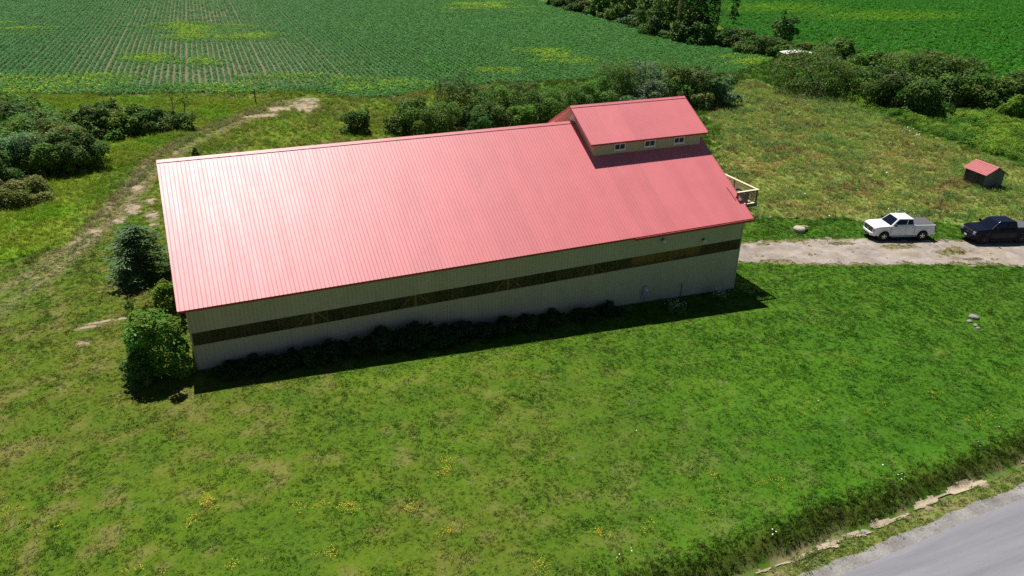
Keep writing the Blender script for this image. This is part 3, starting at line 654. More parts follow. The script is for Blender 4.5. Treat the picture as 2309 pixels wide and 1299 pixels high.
def build_deck():
    xw, xo, ya, yb = L+0.03, 38.45, 1.12, 8.6; zr, zf = 5.39, 4.38
    d = thing('balcony', 'wooden balcony with pale rail cap and slim balusters on the barn gable', 'balcony', (xw, ya, zf))
    def P(x, y, z): return (x-xw, y-ya, z-zf)
    nb = 12; w = (xo-xw)/nb
    bd = MB(); bd.box(0, w-0.008, 0, yb-ya, -0.03, 0.0); bme = bd.mesh('deck_board', 'deck_wood')
    for i in range(nb): place('deck_board', bme, d, (i*w+0.004, 0, 0))
    r = MB(); r.box(0, xo-xw, -0.042, -0.002, -0.24, -0.001); obj('rim_joist', r, 'dark_wood', d)
    r = MB(); r.box(0, xo-xw, yb-ya+0.002, yb-ya+0.042, -0.24, -0.001); obj('rim_joist', r, 'dark_wood', d)
    r = MB(); r.box(xo-xw, xo-xw+0.04, -0.04, yb-ya+0.04, -0.24, -0.001); obj('rim_joist', r, 'dark_wood', d)
    for k in range(3):
        y = 0.4+k*(yb-ya-0.8)/2
        r = MB(); r.box(0, xo-xw, y-0.04, y+0.04, -0.235, -0.034); obj('joist', r, 'dark_wood', d)
        r = MB(); r.bar((0.02, y, -1.3), (1.5, y, -0.2), 0.09, 0.09); obj('bracket', r, 'dark_wood', d)
    hr = zr-zf
    post = MB(); post.box(-0.045, 0.045, -0.045, 0.045, -0.24, hr-0.04); pme = post.mesh('post', 'dark_wood')
    X = xo-xw-0.05
    for x, y in ((X, 0.05), (X, 2.6), (X, 5.1), (X, yb-ya-0.05), (0.06, 0.05), (0.95, 0.05), (0.06, yb-ya-0.05)): place('post', pme, d, (x, y, 0))
    c = MB(); c.box(X-0.09, X+0.09, -0.06, yb-ya+0.05, hr-0.038, hr); obj('rail_cap', c, 'deck_wood', d)
    c = MB(); c.box(0.0, X-0.092, -0.04, 0.14, hr-0.038, hr); obj('rail_cap', c, 'deck_wood', d)
    c = MB(); c.box(0.0, X-0.092, yb-ya-0.14, yb-ya+0.04, hr-0.038, hr); obj('rail_cap', c, 'deck_wood', d)
    for z0, z1 in ((0.10, 0.15), (hr-0.13, hr-0.04)):
        c = MB(); c.box(X-0.02, X+0.02, 0.1, yb-ya-0.1, z0, z1); obj('rail', c, 'deck_wood', d)
        c = MB(); c.box(0.1, X-0.05, 0.03, 0.07, z0, z1); obj('rail', c, 'dark_wood', d)
        c = MB(); c.box(0.1, X-0.05, yb-ya-0.07, yb-ya-0.03, z0, z1); obj('rail', c, 'dark_wood', d)
    bl = MB(); bl.box(-0.016, 0.016, -0.016, 0.016, 0.15, hr-0.13); bm1 = bl.mesh('baluster', 'dark_wood'); bm2 = bl.mesh('baluster', 'deck_wood')
    for k in range(1, int((X-0.1)/0.115)): place('baluster', bm1, d, (k*0.115+0.05, 0.05, 0)); place('baluster', bm1, d, (k*0.115+0.05, yb-ya-0.05, 0))
    for k in range(1, int((yb-ya-0.1)/0.115)): place('baluster', bm2, d, (X, 0.05+k*0.115, 0))
    # planter standing on the deck
    p = thing('planter', 'dark grey rectangular planter standing on the balcony boards', 'planter', (xo-0.62, ya+1.05, zf+0.001), 0.02)
    a, b2, hh = 0.22, 0.62, 0.62
    mb = MB(); o = [(-a, -b2), (a, -b2), (a, b2), (-a, b2)]; i_ = [(-a+0.04, -b2+0.04), (a-0.04, -b2+0.04), (a-0.04, b2-0.04), (-a+0.04, b2-0.04)]
    vs = [(x*0.86, y*0.92, 0.0) for x, y in o]+[(x, y, hh) for x, y in o]+[(x, y, hh) for x, y in i_]+[(x, y, hh-0.12) for x, y in i_]
    fs = [(3, 2, 1, 0)]
    for k in range(4): j = (k+1) % 4; fs += [(k, j, 4+j, 4+k), (4+k, 4+j, 8+j, 8+k), (8+k, 8+j, 12+j, 12+k)]
    mb.add(vs, fs); obj('tub', mb, 'planter_grey', p)
    s = MB(); s.box(-a+0.041, a-0.041, -b2+0.041, b2-0.041, hh-0.16, hh-0.10); obj('soil', s, 'soil', p)
build_deck()

# ---------------------------------------------------------------- small buildings
def build_shed():
    A, B, C = gp(2170, 409), gp(2214, 427), gp(2250, 421)
    dx = (A-B)[:2]; la = np.linalg.norm(dx); e1 = dx/la; e2 = np.array([e1[1], -e1[0]]); lb = 2.3; la = 2.65
    ang = math.atan2(e2[1], e2[0])
    s = thing('shed', 'small weathered board shed with a red metal roof in the meadow', 'shed', (B[0], B[1], gz(B[0], B[1])), ang)
    # local x along e2 (gable end), local y along e1 (eave side)
    hw, hp = 1.62, 2.26
    fl = MB(); fl.box(0.03, lb-0.03, 0.03, la-0.03, -0.05, 0.12); obj('floor', fl, 'shed_board', s)
    def roofz(x): return hw+(hp-hw)*(1-abs(x-lb/2)/(lb/2))
    rng = random.Random(3)
    nb = 13; w = lb/nb
    for k in range(nb):
        for yy, sg in ((0.0, 1), (la, -1)):
            z0 = 0.02+rng.random()*0.05; xa, xb = k*w+0.006, (k+1)*w-0.006
            mb = MB(); mb.prism([(xa, z0), (xb, z0), (xb, roofz(xb)-0.03), (xa, roofz(xa)-0.03)] if not (xa < lb/2 < xb) else [(xa, z0), (xb, z0), (xb, roofz(xb)-0.03), (lb/2, hp-0.03), (xa, roofz(xa)-0.03)], 'y', yy, yy+0.025*sg)
            obj('board', mb, 'grey_board' if sg > 0 else 'shed_board', s)
    nb = 14; w = (la-0.06)/nb
    mb = MB(); mb.box(0, 0.025, 0.005, w-0.005, 0.03, hw-0.01); me = mb.mesh('board', 'shed_board')
    for k in range(nb):
        place('board', me, s, (0.0, 0.03+k*w, -rng.random()*0.03)); place('board', me, s, (lb-0.025, 0.03+k*w, -rng.random()*0.03))
    ov = 0.22; a = math.atan2(hp-hw, lb/2); ln = (lb/2+ov)/math.cos(a)
    width = la+2*ov; pw = width/4
    pm = ribbed(pw, ln, 3, 0.022, 0.07, 0.03, 'shed_red', 'roof_panel', pitch=pw/3)
    for k in range(4):
        y = -ov+k*pw
        place('roof_panel', pm, s, (-ov, y+pw, hw-ov*math.tan(a)+0.03), (a, 0, -math.pi/2)); place('roof_panel', pm, s, (lb+ov, y, hw-ov*math.tan(a)+0.03), (a, 0, math.pi/2))
    c = MB(); c.prism([(lb/2-0.14, hp-0.02), (lb/2, hp+0.075), (lb/2+0.14, hp-0.02), (lb/2+0.14, hp-0.03), (lb/2, hp+0.06), (lb/2-0.14, hp-0.03)], 'y', -ov, la+ov); obj('ridge_cap', c, 'shed_red', s)
    for yy in (-ov+0.02, la+ov-0.05):
        for sg in (0, 1):
            f = (lambda x: x) if sg == 0 else (lambda x: lb-x)
            c = MB(); c.prism([(f(-ov), hw-ov*math.tan(a)+0.018), (f(lb/2), hp+0.018), (f(lb/2), hp-0.09), (f(-ov), hw-ov*math.tan(a)-0.09)], 'y', yy, yy+0.03); obj('barge_board', c, 'shed_board', s)
    c = MB(); c.box(lb*0.72, lb*0.72+0.34, -0.02, -0.003, 1.83, 1.97); obj('sign_plate', c, 'vent_white', s, rot=(0, 0, 0))
    # white-roofed shelter half buried in the hedgerow
    P = gp(1795, 141)
    s = thing('shelter', 'white metal shelter roof showing between the hedgerow shrubs', 'shelter', (P[0], P[1], gz(P[0], P[1])), -0.35)
    r = MB(); r.prism([(-3.0, 1.75), (0, 2.15), (3.0, 1.75), (3.0, 1.69), (0, 2.09), (-3.0, 1.69)], 'y', -1.5, 1.5); obj('roof', r, 'white_roof', s)
    for x in (-2.8, 2.8):
        for y in (-1.3, 1.3): q = MB(); q.box(x-0.06, x+0.06, y-0.06, y+0.06, -0.1, 1.72); obj('post', q, 'grey_board', s)
    q = MB(); q.box(-2.85, 2.85, 1.37, 1.41, 0.05, 1.7); obj('back_wall', q, 'grey_board', s)
build_shed()

# ---------------------------------------------------------------- pickup trucks
def build_truck(label, loc, heading, paint, rim, crew, plate):
    t = thing('pickup_truck', label, 'pickup truck', loc, heading, None); t.scale = (0.945, 0.985, 1.0)
    wb = 3.65; xf, xr = wb/2+0.03, -wb/2+0.03; wr = 0.42; hw = 0.99
    def arch(cx, r, z0, n=10):
        a0 = math.asin(max(-1, min(1, (z0-wr)/r))); out = []
        for k in range(n+1):
            a = a0+(math.pi-2*a0)*k/n; out.append((cx+r*math.cos(a), wr+r*math.sin(a)))
        return out
    prof = [(-2.90, 0.64), (-2.92, 1.37), (-0.93, 1.38), (1.22, 1.35), (1.34, 1.33), (2.35, 1.28), (2.68, 1.22), (2.84, 1.08), (2.89, 0.64), (2.80, 0.52)]
    bot = arch(xf, 0.54, 0.46) + [(x, z) for x, z in arch(xr, 0.54, 0.46)] + [(-2.80, 0.50)]
    poly = prof+bot
    me = bpy.data.meshes.new('body'); bm = bmesh.new()
    # three slices across give the flanks a gentle tumblehome
    ys = [(-hw, 0.90), (-hw, 1.0), (hw, 1.0), (hw, 0.90)]
    n = len(poly)
    def yof(z, s):   # flank position by height
        k = 0.0 if z < 1.0 else (z-1.0)/0.38
        return s*(hw-0.07*k*k)
    vl = [bm.verts.new((x, yof(z, -1), z)) for x, z in poly]; vr = [bm.verts.new((x, yof(z, 1), z)) for x, z in poly]
    # taper the nose in plan
    for v in vl+vr:
        if v.co.x > 2.2: v.co.y *= 1-0.10*((v.co.x-2.2)/0.68)**2
    bm.faces.new(vl); bm.faces.new(vr[::-1])
    for i in range(n): j = (i+1) % n; bm.faces.new((vl[j], vl[i], vr[i], vr[j]))
    bmesh.ops.recalc_face_normals(bm, faces=bm.faces)
    bmesh.ops.triangulate(bm, faces=[f for f in bm.faces if len(f.verts) > 4])
    bm.to_mesh(me); bm.free(); me.materials.append(MATS[paint])
    body = place('body', me, t)
    bv = body.modifiers.new('bevel', 'BEVEL'); bv.width = 0.045; bv.segments = 3; bv.limit_method = 'ANGLE'; bv.angle_limit = math.radians(40)
    u = MB(); u.box(-2.7, 2.7, -0.62, 0.62, 0.34, 0.80); obj('chassis', u, 'plastic_dark', t)
    # cab upper
    xb, xrb, xrf, xc = (-0.93, -0.80, 0.60, 1.34) if not crew else (-1.22, -1.06, 0.60, 1.34)
    zb, zt = 1.30, 1.93; wbm, wtp = 0.915, 0.735
    cab = MB()
    cab.add([(xb, -wbm, zb), (xc, -wbm, zb), (xc, wbm, zb), (xb, wbm, zb), (xrb, -wtp, zt-0.02), (xrf, -wtp, zt), (xrf, wtp, zt), (xrb, wtp, zt-0.02)],
            [(0, 3, 2, 1), (4, 5, 6, 7), (0, 1, 5, 4), (1, 2, 6, 5), (2, 3, 7, 6), (3, 0, 4, 7)])
    co = obj('cab', cab, paint, t, bevel=0.07); co.modifiers['bevel'].segments = 3
    def quad(name, pts, m, off=0.012, par=t):
        a, b, c = (Vector(p) for p in pts[:3]); nn = (b-a).cross(c-a).normalized()*off
        mb = MB(); k = len(pts); q = [Vector(p)+nn for p in pts]; r = [Vector(p)-nn*0.3 for p in pts]
        mb.add(q+r, [tuple(range(k)), tuple(range(2*k-1, k-1, -1))]+[(i, k+i, k+(i+1) % k, (i+1) % k) for i in range(k)])
        return obj(name, mb, m, par)
    def lerp3(a, b, s): return Vector(a)*(1-s)+Vector(b)*s
    def on(face, s, q):     # face = bottom0, bottom1, top1, top0
        return lerp3(lerp3(face[0], face[1], s), lerp3(face[3], face[2], s), q)
    wsf = [(xc, -wbm, zb), (xc, wbm, zb), (xrf, wtp, zt), (xrf, -wtp, zt)]
    quad('windshield', [on(wsf, a, b) for a, b in ((0.06, 0.05), (0.94, 0.05), (0.92, 0.90), (0.08, 0.90))], 'glass_dark')
    rwf = [(xb, wbm, zb), (xb, -wbm, zb), (xrb, -wtp, zt-0.02), (xrb, wtp, zt-0.02)]
    quad('rear_window', [on(rwf, a, b) for a, b in ((0.12, 0.25), (0.88, 0.25), (0.86, 0.85), (0.14, 0.85))], 'glass_dark')
    sm = 0.46 if crew else 0.36
    for s in (-1, 1):
        f = [(xb, s*wbm, zb), (xc, s*wbm, zb), (xrf, s*wtp, zt), (xrb, s*wtp, zt-0.02)]
        g1 = [on(f, a, b) for a, b in ((0.06, 0.20), (sm-0.03, 0.20), (sm-0.025, 0.86), (0.09, 0.86))]
        g2 = [on(f, a, b) for a, b in ((sm+0.03, 0.20), (0.90, 0.20), (0.93, 0.40), (0.925, 0.86), (sm+0.03, 0.86))]
        for g in (g1, g2): quad('side_window', g if s < 0 else g[::-1], 'glass_dark')
        # doors as shallow panels with handles
        xm = xb+(xc-xb)*sm
        for xa, xz in ((xb+0.06, xm-0.01), (xm+0.01, xc-0.06)):
            d = MB(); zs = [0.52, 1.0, 1.31]; ys_ = [yof(z, s)+s*0.006 for z in zs]; yi = [yof(z, s)-s*0.03 for z in zs]
            vs = [(x, y, z) for x in (xa, xz) for y, z in zip(ys_, zs)]+[(x, y, z) for x in (xa, xz) for y, z in zip(yi, zs)]
            d.add(vs, [(0, 3, 4, 1), (1, 4, 5, 2), (6, 7, 10, 9), (7, 8, 11, 10), (0, 1, 7, 6), (1, 2, 8, 7), (3, 9, 10, 4), (4, 10, 11, 5), (0, 6, 9, 3), (2, 5, 11, 8)])
            dr = obj('door', d, paint, t)
            hd = MB(); hy = yof(1.19, s)+s*0.02; hd.box(xa+0.07, xa+0.25, min(hy, hy+s*0.035), max(hy, hy+s*0.035), 1.17, 1.205); obj('handle', hd, paint if paint == 'paint_black' else 'chrome', dr)
        for xg in (xb-0.01, xm, xc-0.05):
            q = MB(); zs2 = [0.50 if xg > xb else 0.62, 1.0, 1.33]; pts = [(xg, yof(z, s)+s*0.004, z) for z in zs2]
            q.tube(pts, [0.012]*3, 4); obj('panel_gap', q, 'plastic_dark', t)
        mr = MB(); mr.box(0.98, 1.12, min(s*0.97, s*1.22), max(s*0.97, s*1.22), 1.36, 1.57); obj('mirror', mr, 'plastic_dark' if paint == 'paint_white' else paint, t, bevel=0.03)
        fl = MB(); outr = [(xx, zz) for xx, zz in arch(xf, 0.55, 0.46)]; inn = [(xx, zz) for xx, zz in arch(xf, 0.48, 0.46)]
        for cx in (xf, xr):
            o_ = arch(cx, 0.60, 0.46); i_ = arch(cx, 0.535, 0.46); mb = MB(); k = len(o_); y0, y1 = s*(hw-0.02), s*(hw+0.018)
            mb.add([(x, y1, z) for x, z in o_]+[(x, y1, z) for x, z in i_]+[(x, y0, z) for x, z in o_]+[(x, y0, z) for x, z in i_],
                   [(j, j+1, k+j+1, k+j) for j in range(k-1)]+[(2*k+j, j, j+1, 2*k+j+1)[::1] for j in range(k-1)]+[(k+j, k+j+1, 3*k+j+1, 3*k+j) for j in range(k-1)])
            obj('fender_flare', mb, paint, t)
            wl_ = MB(); wl_.tube([(cx, s*0.55, wr+0.06), (cx, s*0.94, wr+0.06)], [0.53, 0.53], 20); obj('wheel_well', wl_, 'plastic_dark', t)
            w = MB()
            rr = [(0.24, -0.13), (0.34, -0.135), (0.40, -0.11), (0.42, -0.06), (0.42, 0.06), (0.40, 0.11), (0.34, 0.135), (0.24, 0.13)]
            N = 22; yc = s*0.905
            vs = [(cx+r*math.cos(2*math.pi*j/N), yc+yy, wr+r*math.sin(2*math.pi*j/N)) for r, yy in rr for j in range(N)]
            fs = [(a*N+j, a*N+(j+1) % N, (a+1)*N+(j+1) % N, (a+1)*N+j) for a in range(len(rr)-1) for j in range(N)]+[(7*N+j, 7*N+(j+1) % N, (j+1) % N, j) for j in range(N)]
            w.add(vs, fs); ty = obj('wheel', w, 'tyre', t, smooth=True)
            r_ = MB(); yo = yc+s*0.10
            r_.tube([(cx, yc-s*0.10, wr), (cx, yo-s*0.04, wr)], [0.238, 0.238], 22); obj('rim_barrel', r_, 'plastic_dark', ty)
            hubm = MB(); hubm.tube([(cx, yo-s*0.03, wr), (cx, yo+s*0.02, wr)], [0.085, 0.06], 12); hub = obj('hub', hubm, rim, ty)
            rg = MB(); rg.tube([(cx+0.235*math.cos(2*math.pi*j/20), yo, wr+0.235*math.sin(2*math.pi*j/20)) for j in range(21)], [0.022]*21, 6, cap=False); obj('rim_ring', rg, rim, ty)
            for j in range(5):
                a = 2*math.pi*(j+0.25)/5
                sp2 = MB(); sp2.bar((cx+0.05*math.cos(a), yo, wr+0.05*math.sin(a)), (cx+0.232*math.cos(a), yo, wr+0.232*math.sin(a)), 0.075, 0.03, up=(0, 1, 0)); obj('spoke', sp2, rim, ty)
        rb = MB(); rb.tube([(xr+0.62, s*1.04, 0.40), (xf-0.62, s*1.04, 0.40)], [0.045, 0.045], 8); obj('running_board', rb, 'chrome' if paint == 'paint_white' else 'plastic_dark', t)
        hl = MB(); hl.prism([(2.66, 0.86), (2.895, 0.86), (2.87, 1.08), (2.74, 1.15), (2.55, 1.12)], 'y', min(s*0.62, s*0.905), max(s*0.62, s*0.905)); obj('headlight', hl, 'headlamp', t, bevel=0.015)
        tl = MB(); tl.box(-2.935, -2.86, min(s*0.80, s*0.985), max(s*0.80, s*0.985), 0.92, 1.33); obj('taillight', tl, 'tail_red', t, bevel=0.02)
    gr = MB(); gr.box(2.80, 2.897, -0.61, 0.61, 0.74, 1.12); grl = obj('grille', gr, 'plastic_dark', t)
    for z in (0.82, 0.92, 1.03):
        q = MB(); q.box(2.896, 2.908, -0.60, 0.60, z-0.012, z+0.012); obj('grille_bar', q, 'chrome' if paint == 'paint_white' else 'plastic_dark', grl)
    q = MB(); q.prism([(-0.15, 0.855), (-0.05, 0.855), (-0.05, 0.835), (0.05, 0.835), (0.05, 0.855), (0.13, 0.855), (0.15, 0.90), (0.05, 0.90), (0.05, 0.92), (-0.05, 0.92), (-0.05, 0.90), (-0.13, 0.90)], 'x', 2.905, 2.922)
    obj('emblem', q, 'emblem_gold' if paint == 'paint_white' else 'chrome', grl)
    fb = MB(); fb.prism([(2.72, -0.93), (2.99, -0.62), (3.02, 0.0), (2.99, 0.62), (2.72, 0.93), (2.60, 0.90), (2.60, -0.90)], 'z', 0.44, 0.71); obj('front_bumper', fb, paint, t, bevel=0.04)
    ai = MB(); ai.box(2.94, 3.026, -0.5, 0.5, 0.47, 0.56); obj('air_intake', ai, 'plastic_dark', t)
    if plate: pl = MB(); pl.box(3.03, 3.042, -0.16, 0.16, 0.56, 0.70); obj('licence_plate', pl, 'white_vinyl', t)
    rbm = MB(); rbm.prism([(-2.84, -0.95), (-3.02, -0.90), (-3.06, 0.0), (-3.02, 0.90), (-2.84, 0.95)], 'z', 0.50, 0.68); obj('rear_bumper', rbm, 'chrome', t, bevel=0.03)
    tn = MB(); tn.add([(-2.86, -0.86, 1.36), (xb-0.04, -0.86, 1.37), (xb-0.04, 0.86, 1.37), (-2.86, 0.86, 1.36), (-2.84, -0.82, 1.42), (xb-0.06, -0.82, 1.43), (xb-0.06, 0.82, 1.43), (-2.84, 0.82, 1.42)],
                      [(0, 3, 2, 1), (4, 5, 6, 7), (0, 1, 5, 4), (1, 2, 6, 5), (2, 3, 7, 6), (3, 0, 4, 7)]); obj('bed_cover', tn, 'tonneau', t)
    return t
def put_trucks():
    a, b = gp(1990, 544), gp(2077, 542)
    fwd = (a-b)[:2]; fwd /= np.linalg.norm(fwd); lft = np.array([-fwd[1], fwd[0]])
    mid = (a[:2]+b[:2])/2 - lft*0.95*1.0     # the wheels seen are those of the left flank
    z = gz(mid[0], mid[1])+0.02
    build_truck('white pickup truck with a grey bed cover parked beside the gravel driveway', (mid[0], mid[1], z), math.atan2(fwd[1], fwd[0]), 'paint_white', 'rim_alloy', False, False)
    a = gp(2213, 552); fw = np.array([math.cos(math.radians(163)), math.sin(math.radians(163))]); lf = np.array([-fw[1], fw[0]])
    mid = a[:2]-fw*1.85-lf*0.95; z = gz(mid[0], mid[1])+0.02
    build_truck('black crew cab pickup truck with dark wheels parked behind the white one', (mid[0], mid[1], z), math.radians(163), 'paint_black', 'rim_black', True, True)
put_trucks()

# ---------------------------------------------------------------- fence, posts, rocks, well
def build_small():
    px = [(1700, 503), (1795, 503), (1880, 503), (1960, 502), (2057, 501), (2113, 501), (2181, 500), (2252, 499), (2330, 498), (2420, 496)]
    P = [gp(u, v) for u, v in px]
    f = thing('wire_fence', 'thin wire fence on dark steel posts along the meadow edge', 'fence', tuple(P[0]))
    rng = random.Random(5)
    for p in P:
        lx, ly = rng.uniform(-0.08, 0.08), rng.uniform(-0.05, 0.05)
        q = p-P[0]; m = MB(); m.tube([(q[0], q[1], q[2]-0.3), (q[0]+lx, q[1]+ly, q[2]+1.05)], [0.022, 0.018], 6); obj('post', m, 'rust_steel', f)
    for zz in (0.60, 0.98):
        m = MB(); m.tube([tuple(p-P[0]+np.array([0, 0, zz])) for p in P], [0.007]*len(P), 4); obj('wire', m, 'wire', f)
    p = gp(577, 234); t = thing('field_post', 'lone dark post at the edge of the crop field', 'post', tuple(p))
    m = MB(); m.tube([(0, 0, -0.3), (0.02, 0, 1.9)], [0.08, 0.065], 8); obj('shaft', m, 'rust_steel', t)
    m = MB(); m.tube([(0.02, 0, 1.89), (0.02, 0, 1.96)], [0.075, 0.02], 8); obj('cap', m, 'rust_steel', t)
    p = gp(1801, 522); t = thing('well_cover', 'round beige concrete well cover in the grass by the driveway', 'well cover', tuple(p))
    m = MB(); m.tube([(0, 0, -0.1), (0, 0, 0.30), (0, 0, 0.40), (0, 0, 0.44)], [0.50, 0.52, 0.44, 0.25], 16); obj('drum', m, 'well_concrete', t)
    m = MB(); m.box(0.42, 0.70, -0.35, -0.12, -0.05, 0.26); obj('valve_box', m, 'plastic_dark', t)
    m = MB(); m.bar((0.2, 0.1, 0.47), (1.0, 0.02, 0.30), 0.09, 0.05); obj('plank', m, 'deck_wood', t)
    for k, (u, v, r, lab) in enumerate([(2194, 716, 0.34, 'large grey rock topping the small pile on the lawn'), (2186, 726, 0.26, 'squat dark grey rock at the side of the lawn rock pile'), (2199, 735, 0.24, 'pale grey rock at the foot of the lawn rock pile'), (2205, 741, 0.18, 'smallest pale rock of the lawn rock pile'),
                                        (1700, 657, 0.16, 'pale stone lying by the barn corner'), (1712, 658, 0.11, 'tiny stone lying by the barn corner'),
                                        (1952, 1203, 0.24, 'flat grey stone lying in the roadside ditch'), (2218, 1098, 0.28, 'broad pale stone in the stony ditch bed'), (2095, 1150, 0.22, 'whitish stone among dirt in the roadside ditch')]):
        r *= 0.72; p = gp(u, v); bm = bmesh.new(); bmesh.ops.create_icosphere(bm, subdivisions=2, radius=r); rg = np.random.default_rng(50+k)
        fr = rg.normal(size=(3, 3))*2.2/r*0.5; ph = rg.uniform(0, 6, 3)
        for v_ in bm.verts:
            d = np.array(v_.co); s = 1+0.16*sum(math.sin(fr[i]@d+ph[i]) for i in range(3)); v_.co = Vector(d*s); v_.co.z *= 0.62; v_.co.x *= 1.2
        me = bpy.data.meshes.new('rock'); bm.to_mesh(me); bm.free(); me.materials.append(MATS['rock'] if k not in (4, 5, 7, 8) else MATS['ditch_stone'])
        tag(place('rock', me, None, (p[0], p[1], float(h(p[0], p[1]))+r*0.25), (0, 0, float(rg.uniform(0, 6)))), lab, 'rock')
build_small()

# ---------------------------------------------------------------- scattered plants (what nobody could count)
def source_coll(name, meshes):
    c = bpy.data.collections.new(name)
    for i, me in enumerate(meshes):
        o = bpy.data.objects.new('%s_%02d' % (name, i), me); c.objects.link(o)
    return c
def scatter_group(coll):
    g = bpy.data.node_groups.new('scatter_'+coll.name, 'GeometryNodeTree')
    g.interface.new_socket('Geometry', in_out='INPUT', socket_type='NodeSocketGeometry'); g.interface.new_socket('Geometry', in_out='OUTPUT', socket_type='NodeSocketGeometry')
    n, l = g.nodes, g.links
    gi = n.new('NodeGroupInput'); go = n.new('NodeGroupOutput'); ip = n.new('GeometryNodeInstanceOnPoints'); ci = n.new('GeometryNodeCollectionInfo')
    ci.inputs['Collection'].default_value = coll; ci.inputs['Separate Children'].default_value = True; ci.inputs['Reset Children'].default_value = True
    def attr(nm, tp): a = n.new('GeometryNodeInputNamedAttribute'); a.data_type = tp; a.inputs['Name'].default_value = nm; return a.outputs['Attribute']
    er = n.new('FunctionNodeEulerToRotation'); l.new(attr('rot', 'FLOAT_VECTOR'), er.inputs[0])
    l.new(gi.outputs[0], ip.inputs['Points']); l.new(ci.outputs[0], ip.inputs['Instance']); ip.inputs['Pick Instance'].default_value = True
    l.new(attr('idx', 'INT'), ip.inputs['Instance Index']); l.new(er.outputs[0], ip.inputs['Rotation']); l.new(attr('scl', 'FLOAT_VECTOR'), ip.inputs['Scale'])
    l.new(ip.outputs[0], go.inputs[0]); return g
def scatter(name, P, scl, col, coll, label, cat, tilt=0.15, idx=None):
    n = len(P); me = bpy.data.meshes.new(name); me.vertices.add(n); me.vertices.foreach_set('co', np.asarray(P, np.float32).ravel())
    rot = np.stack([RNG.normal(0, tilt, n), RNG.normal(0, tilt, n), RNG.uniform(0, 2*math.pi, n)], -1)
    scl = np.asarray(scl); scl = np.repeat(scl[:, None], 3, 1) if scl.ndim == 1 else scl
    for nm, tp, key, dat in (('rot', 'FLOAT_VECTOR', 'vector', rot), ('scl', 'FLOAT_VECTOR', 'vector', scl), ('col', 'FLOAT_COLOR', 'color', np.concatenate([col, np.ones((n, 1))], 1))):
        me.attributes.new(nm, tp, 'POINT').data.foreach_set(key, np.asarray(dat, np.float32).ravel())
    k = len(coll.objects); idx = RNG.integers(0, k, n) if idx is None else idx
    me.attributes.new('idx', 'INT', 'POINT').data.foreach_set('value', np.asarray(idx, np.int32))
    o = place(name, me); md = o.modifiers.new('scatter', 'NODES'); md.node_group = scatter_group(coll)
    tag(o, label, cat, None, 'stuff'); return o

def tuft(nb, hgt, wid, spread, lean, seed, m='blade', broad=0.0):
    r = np.random.default_rng(seed); mb = MB()
    for i in range(nb):
        a = r.uniform(0, 2*math.pi); d = np.array([math.cos(a), math.sin(a), 0]); t = np.array([-d[1], d[0], 0])
        p = d*spread*math.sqrt(r.random()); hh = hgt*r.uniform(0.55, 1.1); ln = lean*hh*r.uniform(0.3, 1.3); w = wid*r.uniform(0.7, 1.3)
        mid = p+d*ln*0.35+np.array([0, 0, hh*0.6]); tip = p+d*ln+np.array([0, 0, hh*(1-0.35*lean*r.random())])
        b = r.uniform(0, math.pi); t = t*math.cos(b*0.4)+d*math.sin(b*0.4)
        mb.add([p-t*w/2-np.array([0, 0, 0.03]), p+t*w/2-np.array([0, 0, 0.03]), mid+t*w*(0.45+broad), mid-t*w*(0.45+broad), tip], [(0, 1, 2, 3), (3, 2, 4)])
    return mb.mesh('tuft', m, fix=False)
def leafy(nl, rad, hgt, size, seed, m='blade', up=0.5):
    r = np.random.default_rng(seed); mb = MB()
    for i in range(nl):
        v = r.normal(size=3); v /= np.linalg.norm(v); v[2] = abs(v[2]); p = v*np.array([rad, rad, hgt])*r.uniform(0.6, 1.0)
        nrm = v*0.6+r.normal(size=3)*0.45+np.array([0, 0, up]); nrm /= np.linalg.norm(nrm)
        t = np.cross(nrm, r.normal(size=3)); t /= np.linalg.norm(t); b = np.cross(nrm, t); s = size*r.uniform(0.7, 1.3)
        mb.add([p-t*s*0.5, p+b*s*0.3, p+t*s*0.5-nrm*s*0.12, p-b*s*0.3], [(0, 1, 2, 3)])
    return mb.mesh('leafy', m, fix=False)

SRC_LAWN = source_coll('lawn_tuft', [tuft(18, 0.07, 0.026, 0.12, 1.3, s) for s in range(3)]+[leafy(14, 0.11, 0.04, 0.060, 40+s, up=1.1) for s in range(4)])
SRC_TALL = source_coll('tall_tuft', [tuft(24, 0.42, 0.028, 0.20, 1.0, 10+s) for s in range(4)]+[leafy(26, 0.20, 0.34, 0.11, 50+s) for s in range(2)])
SRC_CROP = source_coll('crop_plant', [leafy(24, 0.25, 0.34, 0.17, 60+s, up=0.9) for s in range(4)])
SRC_BRMB = source_coll('bramble_clump', [leafy(80, 0.52, 0.55, 0.15, 70+s, up=0.6) for s in range(4)])
def flower_mesh(seed, n, rad, hgt, size, m):
    r = np.random.default_rng(seed); mb = MB()
    for i in range(n):
        a = r.uniform(0, 6.28); q = rad*math.sqrt(r.random()); c = np.array([q*math.cos(a), q*math.sin(a), hgt*r.uniform(0.7, 1.15)])
        k = 6; mb.add([c+np.array([0, 0, size*0.15])]+[c+size*np.array([math.cos(6.283*j/k), math.sin(6.283*j/k), 0.25*math.sin(3*j)]) for j in range(k)], [(0, 1+j, 1+(j+1) % k) for j in range(k)])
        mb.add([c, c+np.array([0.006, 0, 0]), np.array([c[0]*0.6+0.006, c[1]*0.6, 0]), np.array([c[0]*0.6, c[1]*0.6, 0])], [(0, 1, 2, 3)])
    return mb.mesh('flower', m, fix=False)
SRC_YEL = source_coll('yellow_head', [flower_mesh(s, 7, 0.17, 0.13, 0.015, 'petal_yellow') for s in range(3)])
SRC_WHT = source_coll('white_head', [flower_mesh(9+s, 1, 0.0, 0.25, 0.07, 'petal_white') for s in range(2)])

